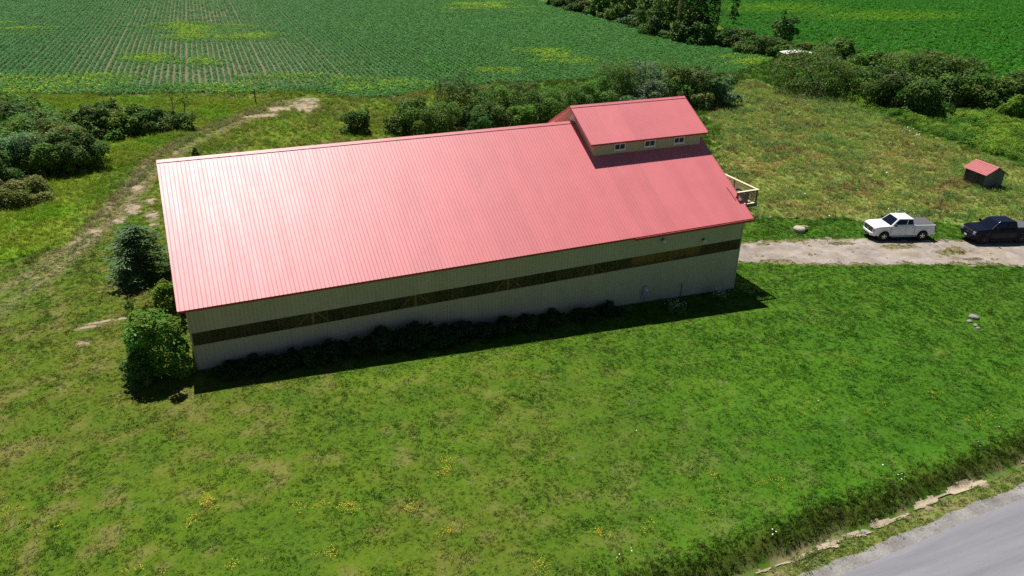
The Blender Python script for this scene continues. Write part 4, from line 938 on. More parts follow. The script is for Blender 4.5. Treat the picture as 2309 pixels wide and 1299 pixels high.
def in_barn(x, y, m=0.0): return (x > -m) & (x < L+m) & (y > -m) & (y < BW+m)
def visible(x, y, mu=180, mv=120):
    u, v, d = project(x, y, h_base(x, y)); return (u > -mu) & (u < PW+mu) & (v > -mv) & (v < PH+mv) & (d > 1), u, v, d
def candidates(x0, x1, y0, y1, dens):
    n = int((x1-x0)*(y1-y0)*dens); return RNG.uniform(x0, x1, n), RNG.uniform(y0, y1, n)
def jit(c, amt=0.16):
    return np.clip(c*(1+RNG.normal(0, amt, (len(c), 1)))*(1+RNG.normal(0, 0.06, c.shape)), 0.005, 0.9)

def grass():
    # --- mown lawn
    x, y = candidates(-30, 85, -31, 30, 58)
    ok, u, v, d = visible(x, y)
    s = road_s(x, y); mead = inpoly(x, y, MEADOW) | inpoly(x, y, LROUGH) | inpoly(x, y, BRAMBLE)
    thin = np.clip(45/np.maximum(d, 1), 0.25, 1)**1.3
    keep = ok & ~mead & (s > 0.42) & ~in_barn(x, y, 0.0) & (RNG.random(len(x)) < thin*0.95)
    keep &= ~(inpoly(x, y, DRIVE) & (drive_mask(x, y) | (RNG.random(len(x)) < 0.55)))
    keep &= ~((sand_mask(x, y) > 0.02) & (RNG.random(len(x)) < 0.72)) & ~((np.abs(s-1.72) < 0.25) & (RNG.random(len(x)) < 0.8))
    x, y, d, s = x[keep], y[keep], d[keep], s[keep]
    c = jit(ground_col(x, y)*1.14, 0.13)
    n2 = fbm(x, y, 1.2, 301, 3); dark = (n2 > 0.66)
    sc = (0.55+0.60*n2)*np.clip(d/45, 0.9, 1.6)*RNG.uniform(0.7, 1.35, len(x))
    verge = (s < 1.5); bank = np.exp(-((s-2.8)/0.45)**2)
    sc = np.where(verge, sc*1.4, sc)
    hz = 0.8+RNG.uniform(-0.3, 0.5, len(x))+2.0*bank
    c = np.where(dark[:, None], c*np.array([0.80, 0.93, 0.85]), c)
    scatter('lawn_grass', np.stack([x, y, h(x, y)-0.01], -1), np.stack([sc, sc, sc*hz], -1), c, SRC_LAWN, 'uneven mown grass of the lawn in front of the barn', 'grass')
    x, y = candidates(-28, 34, 30, 78, 14); ok, u, v, d = visible(x, y)
    rd_ = np.minimum(polyline_d(x, y, RUT1), polyline_d(x, y, RUT2))
    keep = ok & (rd_ < 5) & ~inpoly(x, y, FIELD) & (sand_mask(x, y) < 0.05); x, y, d = x[keep], y[keep], d[keep]
    sc = RNG.uniform(1.0, 2.0, len(x))
    scatter('track_grass', np.stack([x, y, h(x, y)-0.01], -1), np.stack([sc, sc, sc*RNG.uniform(0.5, 1.0, len(x))], -1), jit(ground_col(x, y), 0.2), SRC_LAWN, 'short trodden grass along the farm track', 'grass')
    # --- tall weeds on the ditch bank
    x, y = candidates(2, 66, -27, -16, 60)
    s = road_s(x, y); wob = (vnoise(road_t(x, y)/2.3, 0*x, 5)-0.5)*0.9
    ok, u, v, d = visible(x, y, 120, 160)
    dens = np.exp(-((s-2.5+wob)/0.28)**2)*0.45*sstep(0.34, 0.6, fbm(x, y, 2.6, 87, 2))+0.10*np.exp(-((s-3.3)/0.7)**2)+0.14*np.exp(-((s-0.95)/0.3)**2)
    keep = ok & (RNG.random(len(x)) < dens*(0.35+1.1*fbm(x, y, 1.4, 88, 2)))
    x, y, s = x[keep], y[keep], s[keep]
    cc = lerp(np.broadcast_to(OLIVE*0.9, (len(x), 3)), DEEP*1.25, fbm(x, y, 1.2, 91, 2)); cc = lerp(cc, LIME, (s < 1.5)*0.8); cc = lerp(cc, STRAW*0.6, (RNG.random(len(x)) < 0.14)*0.7)
    scatter('bank_weeds', np.stack([x, y, h(x, y)-0.04], -1), RNG.uniform(0.4, 0.8, len(x))*np.where(s < 1.5, 0.5, 1.0), jit(cc, 0.25), SRC_TALL, 'dark tall weeds growing on the bank of the roadside ditch', 'weeds', 0.3)
    # --- meadow and rough grass
    x, y = candidates(-45, 118, -2, 90, 15)
    ok, u, v, d = visible(x, y, 120, 60)
    a = inpoly(x, y, MEADOW); b = inpoly(x, y, LROUGH); back = (y > BW+0.5) & ~a & ~b & ~inpoly(x, y, FIELD) & ~inpoly(x, y, RFIELD) & ~inpoly(x, y, BRAMBLE)
    tr = np.minimum(polyline_d(x, y, RUT1), polyline_d(x, y, RUT2)) < 1.1
    keep = ok & (a | b | (back & ~tr & (RNG.random(len(x)) < 0.55))) & ~in_barn(x, y, 0.6) & (sand_mask(x, y) < -0.2) & (d < 190) & ~drive_mask(x, y)
    keep &= RNG.random(len(x)) < np.clip(75/np.maximum(d, 1), 0.35, 1)
    x, y, d = x[keep], y[keep], d[keep]; a = inpoly(x, y, MEADOW)
    n = fbm(x, y, 2.2, 401, 3); sc = (0.35+0.95*n)*RNG.uniform(0.6, 1.4, len(x))*np.clip(d/85, 0.8, 1.3)
    c = ground_col(x, y); red = a & (fbm(x, y, 2.8, 411, 3) > 0.63) & (RNG.random(len(x)) < 0.22)
    c = np.where(red[:, None], np.array([0.24, 0.15, 0.08]), c); c = np.where(((n > 0.60) & a & (RNG.random(len(x)) < 0.6))[:, None], np.array([0.190, 0.320, 0.085]), c)
    scatter('meadow_grass', np.stack([x, y, h(x, y)-0.02], -1), np.stack([sc, sc, sc*np.where(red, 1.5, 1.0)], -1), jit(c, 0.16), SRC_TALL, 'tall mixed meadow grass behind and beside the barn', 'grass', 0.22)
    # --- crop rows of the field behind the barn
    rd = np.array([0.030, 1.0]); rd /= np.linalg.norm(rd); rn = np.array([rd[1], -rd[0]]); sp_ = 0.90
    pts = []
    for k in range(-110, 190):
        tram = (k % 13 == 0)
        ts = [];
        t = 60.0
        ts = np.concatenate([np.arange(60, 150, 0.27), np.arange(150, 360, 0.45)]); ts = ts+RNG.normal(0, 0.05, len(ts))
        off = k*sp_+RNG.normal(0, 0.05, len(ts))+(0.06 if k % 13 == 0 else (-0.06 if k % 13 == 12 else 0))
        pts.append(np.stack([rn[0]*off+rd[0]*ts, rn[1]*off+rd[1]*ts], -1))
    q = np.concatenate(pts); x, y = q[:, 0], q[:, 1]
    ok, u, v, d = visible(x, y, 60, 40)
    yel = yellow(x, y, u, v)*np.where(v > 172, 0.6, 1.0); soil = blobs(u, v, SOIL)
    head = sstep(185, 205, v+(fbm(x, y, 8, 515, 2)-0.5)*20)
    keep = ok & inpoly(x, y, FIELD) & (RNG.random(len(x)) < 1-0.6*np.clip(soil*1.3, 0, 1)*(fbm(x, y, 4, 521, 2) > 0.42))
    x, y, u, v, d, yel, head = [z[keep] for z in (x, y, u, v, d, yel, head)]
    x = x+head*RNG.normal(0, 0.3, len(x))
    right = sstep(500, 1150, u)
    c = lerp(np.broadcast_to(np.array([0.095, 0.255, 0.072]), (len(x), 3)), np.array([0.084, 0.255, 0.048]), np.clip(right+head*0.7+(fbm(x, y, 12, 531, 2)-0.5), 0, 1))
    c = lerp(c, np.array([0.25, 0.41, 0.024]), np.clip((RNG.random(len(x)) < yel*0.9)*0.75+yel*0.25, 0, 0.95))
    sc = RNG.uniform(0.95, 1.6, len(x))*np.clip(d/150, 0.95, 1.2)*(1+0.25*right+0.15*head+0.16*sstep(260, 40, u)+0.35*np.clip(yel, 0, 1))
    z = h(x, y)
    P = np.stack([x, y, z-0.02], -1)
    # weeds that close the gaps in the yellow patches, the headland and the right part
    x2, y2 = candidates(-50, 125, 64, 240, 3.0); ok, u2, v2, d2 = visible(x2, y2, 40, 20)
    yel2 = yellow(x2, y2, u2, v2)*np.where(v2 > 172, 0.6, 1.0); h2 = sstep(188, 208, v2); r2 = sstep(900, 1400, u2)*0.3
    kp = ok & inpoly(x2, y2, FIELD) & (RNG.random(len(x2)) < np.clip(yel2*1.8+h2*0.8+r2, 0, 1))
    x2, y2, u2, yel2 = x2[kp], y2[kp], u2[kp], yel2[kp]
    c2 = lerp(np.broadcast_to(np.array([0.100, 0.260, 0.035]), (len(x2), 3)), np.array([0.27, 0.43, 0.024]), np.clip((RNG.random(len(x2)) < yel2*0.9)*0.75+yel2*0.25, 0, 1))
    P = np.concatenate([P, np.stack([x2, y2, h(x2, y2)], -1)]); c = np.concatenate([c, c2]); sc = np.concatenate([sc, RNG.uniform(0.8, 1.3, len(x2))])
    scatter('crop_rows', P, sc, jit(c, 0.14), SRC_CROP, 'long green crop rows with yellow weedy patches in the far field', 'crop', 0.1)
    # --- dense crop of the right-hand field
    x, y = candidates(95, 330, 35, 260, 1.7); ok, u, v, d = visible(x, y, 60, 30)
    keep = ok & inpoly(x, y, RFIELD) & (d < 340); x, y, u, v = x[keep], y[keep], u[keep], v[keep]
    c = lerp(np.broadcast_to(np.array([0.040, 0.205, 0.010]), (len(x), 3)), np.array([0.058, 0.255, 0.014]), fbm(x, y, 5, 551, 3))
    c = lerp(c, np.array([0.150, 0.350, 0.010]), np.clip(blobs(u, v, [(1750, 20, 190, 14), (2000, 38, 250, 14), (2150, 150, 120, 22)])*1.2, 0, 0.8))
    scatter('crop_canopy', np.stack([x, y, h(x, y)+0.02], -1), RNG.uniform(1.5, 2.4, len(x)), jit(c, 0.16), SRC_CROP, 'unbroken bright green crop in the field beyond the hedgerow', 'crop', 0.1)
    # --- bramble thicket
    x, y = candidates(80, 150, 5, 75, 2.6); ok, u, v, d = visible(x, y, 120, 60)
    keep = ok & inpoly(x, y, BRAMBLE); x, y = x[keep], y[keep]
    n = fbm(x, y, 4.5, 561, 3)
    c = lerp(np.broadcast_to(np.array([0.095, 0.225, 0.024]), (len(x), 3)), np.array([0.230, 0.370, 0.035]), sstep(0.35, 0.7, fbm(x, y, 3.0, 571, 3)))
    scatter('bramble_thicket', np.stack([x, y, h(x, y)+0.5*n], -1), 0.6+1.1*n*RNG.uniform(0.7, 1.2, len(x)), jit(c, 0.2), SRC_BRMB, 'low tangled bright green brambles along the hedgerow foot', 'brambles', 0.3)
    # --- weeds in the gravel
    x, y = candidates(38, 78, -9, 10, 12); ok, u, v, d = visible(x, y, 60, 60)
    e = polyline_d(x, y, DRIVE+DRIVE[:1]); n = fbm(x, y, 1.5, 701, 3)
    keep = ok & inpoly(x, y, DRIVE) & (RNG.random(len(x)) < np.clip(0.9*np.exp(-e/0.5)+sstep(0.52, 0.72, n)*0.7, 0, 1)); x, y = x[keep], y[keep]
    c = lerp(np.broadcast_to(STRAW*1.2, (len(x), 3)), GREEN*1.1, sstep(0.45, 0.7, fbm(x, y, 1.1, 711, 2)))
    scatter('driveway_weeds', np.stack([x, y, h(x, y)], -1), RNG.uniform(0.5, 1.3, len(x)), jit(c, 0.2), SRC_LAWN, 'sparse dry weeds growing in the gravel driveway', 'weeds')
    # --- flowers
    P = []
    for u0, v0, ru, rv, n in [(468, 1137, 16, 12, 26), (1000, 1065, 18, 12, 16), (1005, 1035, 15, 8, 10), (785, 1143, 22, 9, 16), (930, 1148, 12, 9, 10), (741, 1247, 12, 8, 9), (1015, 1200, 16, 9, 12), (425, 1182, 16, 10, 10), (15, 1160, 25, 14, 16),
                              (1340, 1205, 20, 8, 10), (1460, 1187, 10, 9, 7), (1218, 1280, 12, 12, 8), (1605, 1070, 12, 8, 7), (1915, 812, 14, 6, 7), (2165, 945, 30, 14, 12), (2225, 940, 22, 8, 10), (2110, 890, 20, 8, 8), (1600, 1140, 40, 30, 8), (1750, 1085, 25, 10, 8),
                              (700, 1140, 40, 8, 10), (620, 1030, 10, 7, 5), (1220, 1160, 14, 8, 6), (2000, 920, 40, 10, 6), (320, 1290, 40, 14, 8), (100, 1200, 50, 20, 9), (545, 1275, 40, 12, 5), (1820, 925, 30, 12, 5), (2120, 790, 30, 10, 6)]:
        for _ in range(n):
            p = gp(u0+RNG.normal(0, ru*0.75), v0+RNG.normal(0, rv*0.75)); P.append(p)
    P = np.array(P); P = P[RNG.random(len(P)) < 0.65]; scatter('yellow_wildflowers', P, RNG.uniform(0.7, 1.3, len(P)), np.ones((len(P), 3))*0.3, SRC_YEL, 'small clusters of yellow wildflowers dotted over the lawn', 'flowers', 0.1)
    P = []
    for u0, v0, ru, rv, n in [(1390, 1255, 6, 6, 2), (1422, 1243, 4, 4, 2), (2035, 1078, 14, 8, 4), (2250, 968, 6, 5, 2), (2200, 1005, 10, 8, 2), (1740, 1205, 14, 10, 4), (1990, 1050, 10, 10, 2), (1846, 905, 3, 3, 1), (1435, 975, 3, 3, 1),
                              (1820, 228, 60, 10, 30), (1760, 240, 50, 10, 14), (1915, 250, 16, 5, 10), (2050, 294, 18, 7, 14), (2070, 305, 20, 5, 12), (1850, 455, 90, 25, 10), (2030, 478, 120, 14, 12), (1950, 400, 200, 60, 14)]:
        for _ in range(n): p = gp(u0+RNG.normal(0, ru*0.5), v0+RNG.normal(0, rv*0.5)); P.append(p)
    P = np.array(P); dd = np.linalg.norm(P-CAM, axis=1)
    scatter('white_wildflowers', P, np.where(dd < 60, 0.42, 0.9)*RNG.uniform(0.7, 1.2, len(P)), np.ones((len(P), 3))*0.3, SRC_WHT, 'scattered white wildflower heads in the lawn and meadow', 'flowers', 0.2)
grass()

# ---------------------------------------------------------------- shrubs and trees
PAL = {'shade': ((0.030, 0.065, 0.018), (0.055, 0.100, 0.028)), 'dark': ((0.044, 0.108, 0.018), (0.130, 0.225, 0.048)), 'mid': ((0.062, 0.150, 0.018), (0.175, 0.300, 0.048)), 'bright': ((0.110, 0.220, 0.020), (0.210, 0.330, 0.035)),  # 'shade' holds leaf greens darkened to paint in the barn's shade
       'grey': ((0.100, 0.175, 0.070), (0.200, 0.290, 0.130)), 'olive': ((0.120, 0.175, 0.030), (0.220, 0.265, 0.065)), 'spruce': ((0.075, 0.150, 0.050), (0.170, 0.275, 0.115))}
def leaf_quads(P, N, size, r, asp=0.55, dirs=None):
    n = len(P); a = r.normal(size=(n, 3)) if dirs is None else dirs
    t = np.cross(N, a) if dirs is None else dirs
    t /= np.linalg.norm(t, axis=1)[:, None]+1e-9; b = np.cross(N, t); b /= np.linalg.norm(b, axis=1)[:, None]+1e-9
    s = (size*r.uniform(0.65, 1.35, n))[:, None]
    V = np.stack([P-t*s*0.5, P+b*s*asp*0.5-N*s*0.06, P+t*s*0.5-N*s*0.10, P-b*s*asp*0.5-N*s*0.06], 1).reshape(-1, 3)
    return V, np.arange(4*n).reshape(n, 4)
def crown_lumps(rad, hgt, r, k=None, tall=False):
    k = k or int(16+rad*6)
    C, R = [], []; asp = r.uniform(0.88, 1.14)
    for i in range(k):
        a = 2*math.pi*(i*0.618+r.uniform(-0.1, 0.1)); f = r.uniform(0.2, 0.86)
        zf = r.uniform(0.06, 0.88); f *= math.sqrt(max(0.05, 1-((zf-0.30)/0.72)**2)) if not tall else (1.1-0.55*zf)
        lr = rad*r.uniform(0.17, 0.36)*(1 if not tall else 0.85); lz = max(0.25, min(lr*r.uniform(0.8, 1.15), hgt*0.30))
        if r.random() < 0.22: lr *= 0.6; lz *= 0.8; f *= 1.05; zf = min(1.02, zf*1.12)
        C.append((rad*f*math.cos(a)*asp, rad*f*math.sin(a)/asp, max(lz*0.55, zf*hgt-lz*0.25))); R.append((lr, lr*r.uniform(0.85, 1.1), lz))
    C.append((0, 0, hgt*0.45)); R.append((rad*0.60, rad*0.60, hgt*0.42))
    return np.array(C)*np.array([1.15, 1.15, 1]), np.array(R)*np.array([1.15, 1.15, 1.0])
def crown_mesh(C, R, leaf, pal, r, layers=2.3, low=-0.55):
    area = 4*math.pi*((R[:, 0]*R[:, 1])**1.6+(R[:, 0]*R[:, 2])**1.6+(R[:, 1]*R[:, 2])**1.6)**(1/1.6)/3**(1/1.6)
    n = int(min(15000, area.sum()*layers*0.42/(leaf*leaf*0.275))); w = area/area.sum()
    li = r.choice(len(C), n, p=w); d = r.normal(size=(n, 3)); d /= np.linalg.norm(d, axis=1)[:, None]
    d[:, 2] = np.where(d[:, 2] < low, -d[:, 2], d[:, 2])
    rr = 1-np.abs(r.normal(0, 0.14, n))+(r.random(n) < 0.10)*r.uniform(0, 0.32, n)
    P = C[li]+R[li]*d*rr[:, None]
    # drop what is buried in other lumps
    keep = np.ones(n, bool)
    for j in range(len(C)):
        q = np.linalg.norm((P-C[j])/R[j], axis=1); keep &= ~((q < 0.70) & (li != j) & (r.random(n) < 0.85))
    keep &= P[:, 2] > 0.02
    P, d, li = P[keep], d[keep], li[keep]; n = len(P)
    N = d*0.6+r.normal(size=(n, 3))*0.45+np.array([0, 0, 0.55]); N /= np.linalg.norm(N, axis=1)[:, None]
    V, F = leaf_quads(P, N, leaf, r)
    c0, c1 = (np.array(c) for c in PAL[pal]); lt = r.random(len(C)); k = np.clip(lt[li]*0.7+r.random(n)*0.4, 0, 1.1)[:, None]
    c = c0+(c1-c0)*k; c *= r.uniform(0.82, 1.2, (n, 1)); lump = r.normal(1, 0.10, (len(C), 3)); c = np.clip(c*lump[li]*r.normal(1, 0.06, 3), 0.01, 0.6)
    return V, F, c
def stems(C, r, n=5, base=0.07, th=None):
    mb = MB(); k = min(n, len(C)); sel = r.choice(len(C), k, replace=False)
    for i, j in enumerate(sel):
        c = C[j]; p0 = np.array([0.02*math.cos(i), 0.02*math.sin(i), -0.25]); p1 = c*np.array([0.35, 0.35, 0.5])+r.normal(0, 0.05, 3); p2 = c*np.array([0.9, 0.9, 0.95])
        mb.tube([p0, p1, p2], [base, base*0.65, base*0.25], 6)
    return mb
def px_size(u, vt, vb, w):
    Pf = gp(u, vb); d = np.linalg.norm(Pf-CAM); rad = w/2*d/FPX; dr = (Pf-CAM)[:2]; dr /= np.linalg.norm(dr)
    c = Pf[:2]+dr*rad*0.75; rho = np.linalg.norm(c-CAM[:2]); rv = ray(u, vt); z = CAM[2]+rv[2]/np.linalg.norm(rv[:2])*rho
    g = float(h(c[0], c[1])); return np.array([c[0], c[1], g]), rad, max(0.6, z-g), rho
SEED = [1000]
def shrub(name, u, vt, vb, w, pal, label, cat='shrub', group=None, leaf=None, tall=False, layers=1.9, hmax=99):
    SEED[0] += 1; r = np.random.default_rng(SEED[0]); c, rad, hgt, rho = px_size(u, vt, vb, w); hgt = min(hgt, hmax)
    leaf = leaf or float(np.clip(rho*0.0026, 0.16, 0.6)*r.uniform(0.85, 1.2))
    C, R = crown_lumps(rad, hgt, r, tall=tall); V, F, col = crown_mesh(C, R, leaf, pal, r, layers)
    t = thing(name, label, cat, tuple(c), float(r.uniform(0, 0.4)), group)
    place('crown', np_mesh('crown', V, F, 'leaf', col), t); obj('trunk', stems(C, r, 5, max(0.03, rad*0.03)), 'bark', t)
    return t
def plant_all():
    TONE = {'dark': 'dark green', 'mid': 'mid green', 'grey': 'pale grey-green', 'olive': 'olive-tinged'}
    g = 'shrubs of the hedge behind the barn'; lab = '%s leafy shrub of the hedge behind the red-roofed barn'
    for u, vt, vb, w, pal in [(935, 222, 312, 120, 'mid'), (1030, 174, 300, 150, 'dark'), (1115, 182, 302, 130, 'mid'), (1190, 186, 300, 120, 'dark'), (985, 238, 322, 120, 'mid'), (1095, 228, 318, 120, 'dark'), (1255, 192, 290, 120, 'mid'), (1320, 182, 272, 110, 'mid'),
                              (1385, 146, 256, 130, 'mid'), (1445, 138, 250, 130, 'grey'), (1505, 146, 244, 120, 'mid'), (1562, 152, 244, 120, 'dark'), (1170, 235, 316, 100, 'mid'), (1440, 180, 262, 120, 'grey')]:
        shrub('hedge_shrub', u, vt, vb, w, pal, lab % TONE[pal], 'shrub', g)
    shrub('hedge_shrub', 1617, 172, 246, 80, 'grey', 'pale grey-green shrub at the end of the hedge beyond the raised roof', 'shrub')
    shrub('hedge_shrub', 1585, 205, 252, 55, 'olive', 'low olive shrub tucked against the raised roof gable', 'shrub')
    shrub('round_shrub', 808, 246, 305, 66, 'dark', 'lone round dark shrub in the grass beside the long hedge', 'shrub')
    shrub('vine_mound', 892, 262, 305, 60, 'bright', 'bright green vine-covered mound at the hedge end', 'shrub')
    # hedgerow to the right
    g2 = 'vine-covered hedgerow shrubs'; l2 = '%s vine-covered shrub of the hedgerow between the two fields'
    for u, vt, vb, w, pal in [(1720, 82, 128, 90, 'dark'), (1660, 66, 112, 80, 'dark'), (1615, 68, 104, 60, 'mid'), (1690, 92, 124, 70, 'mid'), (1800, 96, 134, 70, 'dark'), (1860, 98, 132, 70, 'mid'), (1900, 86, 134, 60, 'mid'), (1760, 100, 134, 60, 'mid'), (1772, 130, 152, 44, 'mid'), (1808, 127, 152, 56, 'dark'), (1640, 84, 108, 60, 'mid'), (1480, 56, 78, 60, 'mid'), (1515, 66, 92, 60, 'dark'), (1835, 104, 136, 60, 'mid'), (1960, 120, 160, 70, 'mid'), (1990, 118, 165, 70, 'dark'), 
                              (1430, 26, 58, 60, 'grey'), (1375, 18, 44, 60, 'mid'), (1310, 2, 30, 60, 'dark'), (1268, -8, 18, 60, 'dark'), (1545, 40, 100, 70, 'dark'), (1580, 50, 106, 60, 'dark')]:
        shrub('hedgerow_shrub', u, vt, vb, w, pal, l2 % TONE[pal], 'shrub', g2)
    shrub('vine_tree', 1760, 24, 122, 62, 'dark', 'leaning vine-smothered snag rising above the hedgerow', 'tree', tall=True)
    shrub('big_shrub', 1838, 114, 222, 184, 'dark', 'broad dark rounded shrub at the meadow corner', 'shrub', layers=2.6)
    shrub('young_shrub', 1866, 178, 216, 34, 'bright', 'small bright sapling in front of the broad dark shrub', 'shrub')
    g3 = 'large shrubs above the brambles'; l3 = 'large %s shrub rising out of the brambles beside the meadow'
    for u, vt, vb, w, pal in [(2045, 114, 222, 150, 'mid'), (2105, 116, 228, 140, 'dark'), (2158, 138, 232, 120, 'mid'), (1998, 152, 246, 100, 'dark'), (2065, 172, 264, 100, 'dark'), (2222, 166, 250, 110, 'mid'), (2282, 160, 258, 120, 'dark'), (2345, 150, 262, 120, 'mid'), (1925, 150, 214, 70, 'mid'), (2140, 170, 244, 110, 'mid')]:
        shrub('bramble_shrub', u, vt, vb, w, pal, l3 % TONE[pal], 'shrub', g3)
    shrub('young_tree', 2282, 205, 272, 52, 'bright', 'small bright green tree at the front of the large dark shrubs', 'tree')
    shrub('young_tree', 1945, 175, 226, 60, 'bright', 'light green bushy sapling between the broad shrub and the brambles', 'tree')
    # trees of the hedgerow that run out of the top of the picture
    g4 = 'tall trees of the far hedgerow'; l4 = 'tall dark tree of the far hedgerow'
    for u, vt, vb, w, pal in [(1500, -60, 86, 100, 'dark'), (1552, -70, 98, 90, 'dark'), (1462, -36, 72, 80, 'dark'), (1405, -30, 54, 84, 'dark'), (1350, -28, 40, 60, 'dark'), (1300, -30, 26, 60, 'dark'), (1250, -36, 14, 56, 'dark')]:
        shrub('hedgerow_tree', u, vt, vb, w, pal, l4, 'tree', g4, tall=True)
    shrub('vine_tree', 1600, -50, 98, 40, 'dark', 'narrow vine-wrapped tree at the end of the tall hedgerow trees', 'tree', tall=True)
    shrub('slim_tree', 1652, -30, 58, 24, 'dark', 'slim lone tree standing out against the bright crop', 'tree', tall=True)
    # bare snags
    for u, vb, zt, lab, s in [(1606, 78, 9.0, 'bare leafless trunk beside the vine-wrapped tree', 1), (1618, 60, 8.0, 'thin bare sapling with grey twigs before the bright crop', 2), (392, 262, 3.6, 'thin bare-stemmed sapling above the left thicket', 3), (418, 268, 2.6, 'short crooked sapling at the end of the left thicket', 4)]:
        p = gp(u, vb); r = np.random.default_rng(s); t = thing('bare_sapling', lab, 'tree', tuple(p))
        mb = MB(); b = 0.11 if zt > 5 else 0.06
        mb.tube([(0, 0, -0.3), (0.1, 0.05, zt*0.5), (0.3*r.uniform(-1, 1), 0.1, zt)], [b, b*0.7, b*0.2], 7); obj('trunk', mb, 'bark', t)
        for k in range(6):
            z = zt*(0.4+0.1*k); a = r.uniform(0, 6.28); mb = MB(); mb.tube([(0.1, 0.05, z), (0.1+0.5*math.cos(a), 0.05+0.5*math.sin(a), z+0.6), (0.1+0.8*math.cos(a), 0.05+0.8*math.sin(a), z+1.3)], [b*0.4, b*0.3, b*0.1], 5); obj('branch', mb, 'bark', t)
        if zt < 5:
            C = np.array([(0.2, 0.1, zt), (-0.3, 0.2, zt-0.5), (0.5, 0, zt-0.8)]); R = np.array([(0.45, 0.45, 0.4)]*3)
            V, F, col = crown_mesh(C, R, 0.26, 'mid', r, 0.8); place('crown', np_mesh('crown', V, F, 'leaf', col), t)
    # thicket on the left
    g5 = 'shrubs of the left thicket'; l5 = 'tangled %s shrub of the thicket beside the farm track'
    for u, vt, vb, w, pal in [(45, 218, 300, 150, 'mid'), (115, 248, 330, 120, 'mid'), (30, 262, 350, 140, 'mid'), (-40, 300, 420, 140, 'mid'), (30, 300, 400, 130, 'grey'), (100, 290, 396, 120, 'grey'), (160, 268, 384, 110, 'olive'), (-50, 230, 330, 140, 'mid'), (80, 335, 404, 100, 'mid'), (135, 320, 398, 90, 'mid'),
                              (195, 240, 312, 90, 'mid'), (235, 232, 312, 90, 'dark'), (290, 236, 306, 90, 'mid'), (335, 244, 304, 84, 'dark'), (385, 250, 300, 84, 'dark'), (262, 262, 316, 70, 'mid'), (172, 292, 394, 110, 'dark'), (60, 268, 372, 150, 'mid'), (-30, 320, 440, 130, 'dark'), (110, 262, 360, 130, 'dark'), (20, 232, 330, 140, 'dark'), (190, 318, 392, 66, 'mid')]:
        shrub('thicket_shrub', u, vt, vb, w, pal, l5 % TONE[pal], 'shrub', g5)
    shrub('low_shrub', 56, 402, 462, 106, 'olive', 'low rounded olive-tinged shrub in front of the left thicket', 'shrub')
    shrub('low_shrub', -8, 416, 470, 70, 'grey', 'grey-green low shrub beside the rounded olive one', 'shrub')
    shrub('slender_tree', 265, 212, 300, 40, 'olive', 'upright olive-topped young tree standing out of the thicket', 'tree', tall=True)
    shrub('reed_clump', 443, 330, 356, 18, 'dark', 'small dark upright plant beside the barn ridge end', 'plant')
    # beside the left end of the barn
    shrub('leaning_shrub', 374, 650, 872, 146, 'mid', 'tall leafy bush growing against the left end of the barn', 'shrub', leaf=0.17, layers=3.4, hmax=4.2)
    shrub('leaning_shrub', 330, 735, 880, 80, 'dark', 'lower bush spreading from the tall one by the barn corner, darkened to paint its shade', 'shrub', leaf=0.16, layers=2.4, hmax=2.4)  # dark palette paints the shade low on the tall bush
    shrub('leaning_shrub', 385, 628, 720, 72, 'bright', 'smaller light green bush between the spruce and the barn end', 'shrub', leaf=0.15, layers=2.8, hmax=2.4)
    # weedy shrubs along the front wall, its shade painted into their leaf colour
    r0 = np.random.default_rng(99); g6 = 'weeds in the shade of the barn wall'; l6 = 'leafy weed clump along the barn wall, its leaves darkened for the wall shade'
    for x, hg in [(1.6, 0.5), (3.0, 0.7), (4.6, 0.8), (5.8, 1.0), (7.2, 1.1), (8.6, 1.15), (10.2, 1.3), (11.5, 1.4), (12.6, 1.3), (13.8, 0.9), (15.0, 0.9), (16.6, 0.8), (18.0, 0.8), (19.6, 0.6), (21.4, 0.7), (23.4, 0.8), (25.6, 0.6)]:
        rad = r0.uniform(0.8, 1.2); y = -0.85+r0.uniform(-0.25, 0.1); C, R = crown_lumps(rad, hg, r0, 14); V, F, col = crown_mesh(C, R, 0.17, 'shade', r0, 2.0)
        t = thing('wall_weed', l6, 'weeds', (x, y, gz(x, 0)), 0, g6); place('leaves', np_mesh('leaves', V, F, 'leaf', col), t); obj('stem', stems(C, r0, 4, 0.02), 'bark', t)
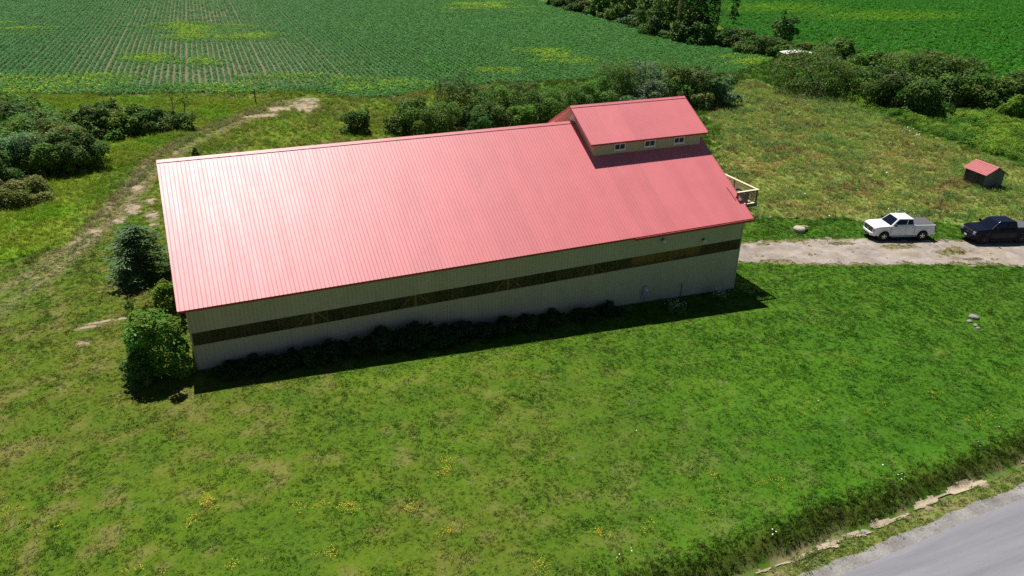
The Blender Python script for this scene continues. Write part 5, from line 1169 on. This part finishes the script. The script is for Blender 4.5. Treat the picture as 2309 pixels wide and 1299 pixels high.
    for u, v, rad, lab in [(1522, 700, 0.75, 'flowering plant with pale pink blooms under the thin wall pipe'), (1622, 676, 0.6, 'flowering plant with pale blooms near the barn corner')]:
        p = gp(u, v); C, R = crown_lumps(rad, 0.55, r0, 6); V, F, col = crown_mesh(C, R, 0.18, 'mid', r0, 1.6)
        t = thing('flowering_plant', lab, 'plant', (p[0], p[1], gz(p[0], p[1]))); place('leaves', np_mesh('leaves', V, F, 'leaf', col), t)
        for k in range(30):
            a = r0.uniform(0, 6.28); q = rad*math.sqrt(r0.random()); c = (q*math.cos(a), q*math.sin(a), r0.uniform(0.45, 0.8))
            mb = MB(); mb.add([np.array(c)+np.array([0, 0, 0.02])]+[np.array(c)+0.045*np.array([math.cos(6.283*j/6), math.sin(6.283*j/6), -0.2]) for j in range(6)], [(0, 1+j, 1+(j+1) % 6) for j in range(6)])
            obj('bloom', mb, 'petal_pink', t)
    # spruce
    P = gp(338, 640); r = np.random.default_rng(4242); t = thing('spruce_tree', 'blue-green spruce with layered boughs beside the barn end', 'tree', (P[0]-0.55, P[1]+1.4, 0.0))
    hgt, rb = 3.9, 2.7; mb = MB(); mb.tube([(0, 0, -0.3), (0, 0, hgt*0.5), (0.05, 0, hgt)], [0.16, 0.09, 0.02], 8); obj('trunk', mb, 'bark', t)
    Ps, Ns, Ds, Cs = [], [], [], []; c0, c1 = (np.array(c) for c in PAL['spruce'])
    for k in range(150):
        z = 0.3+(hgt-0.4)*(k/150)**1.0; ln = rb*math.sqrt(max(0.0, 1-(z/hgt)**1.7))*(0.8+0.3*math.sin(3*(k*2.399)+1.3))*r.uniform(0.55, 1.15)+0.15; a = k*2.399+r.uniform(-0.3, 0.3); d = np.array([math.cos(a), math.sin(a), 0])
        tone = r.random(); nn = int(46*ln/1.2)+14
        for j in range(nn):
            s = r.uniform(0.15, 1.0); lat = r.normal(0, 0.16)*(0.4+s)*min(1, ln); side = np.array([-d[1], d[0], 0])
            p = d*ln*s+side*lat+np.array([0, 0, z+0.10*ln-0.30*ln*s*s+0.16*ln*max(0, s-0.75)*2-abs(lat)*0.2]); Ps.append(p+r.normal(0, 0.03, 3))
            dd = d+side*(0.9 if lat > 0 else -0.9)*r.uniform(0.3, 1)+np.array([0, 0, r.uniform(-0.25, 0.35)]); Ds.append(dd); nv = np.array([0, 0, 1.0])+r.normal(0, 0.35, 3); nv -= dd*(nv@dd)/(dd@dd); Ns.append(nv/np.linalg.norm(nv)); Cs.append((c0+(c1-c0)*np.clip(tone*0.4+s*0.4+r.random()*0.2, 0, 1))*r.uniform(0.85, 1.15))
    V, F = leaf_quads(np.array(Ps), np.array(Ns), 0.24, r, 0.34, np.array(Ds)); place('crown', np_mesh('crown', V, F, 'leaf', np.array(Cs)), t)
plant_all()
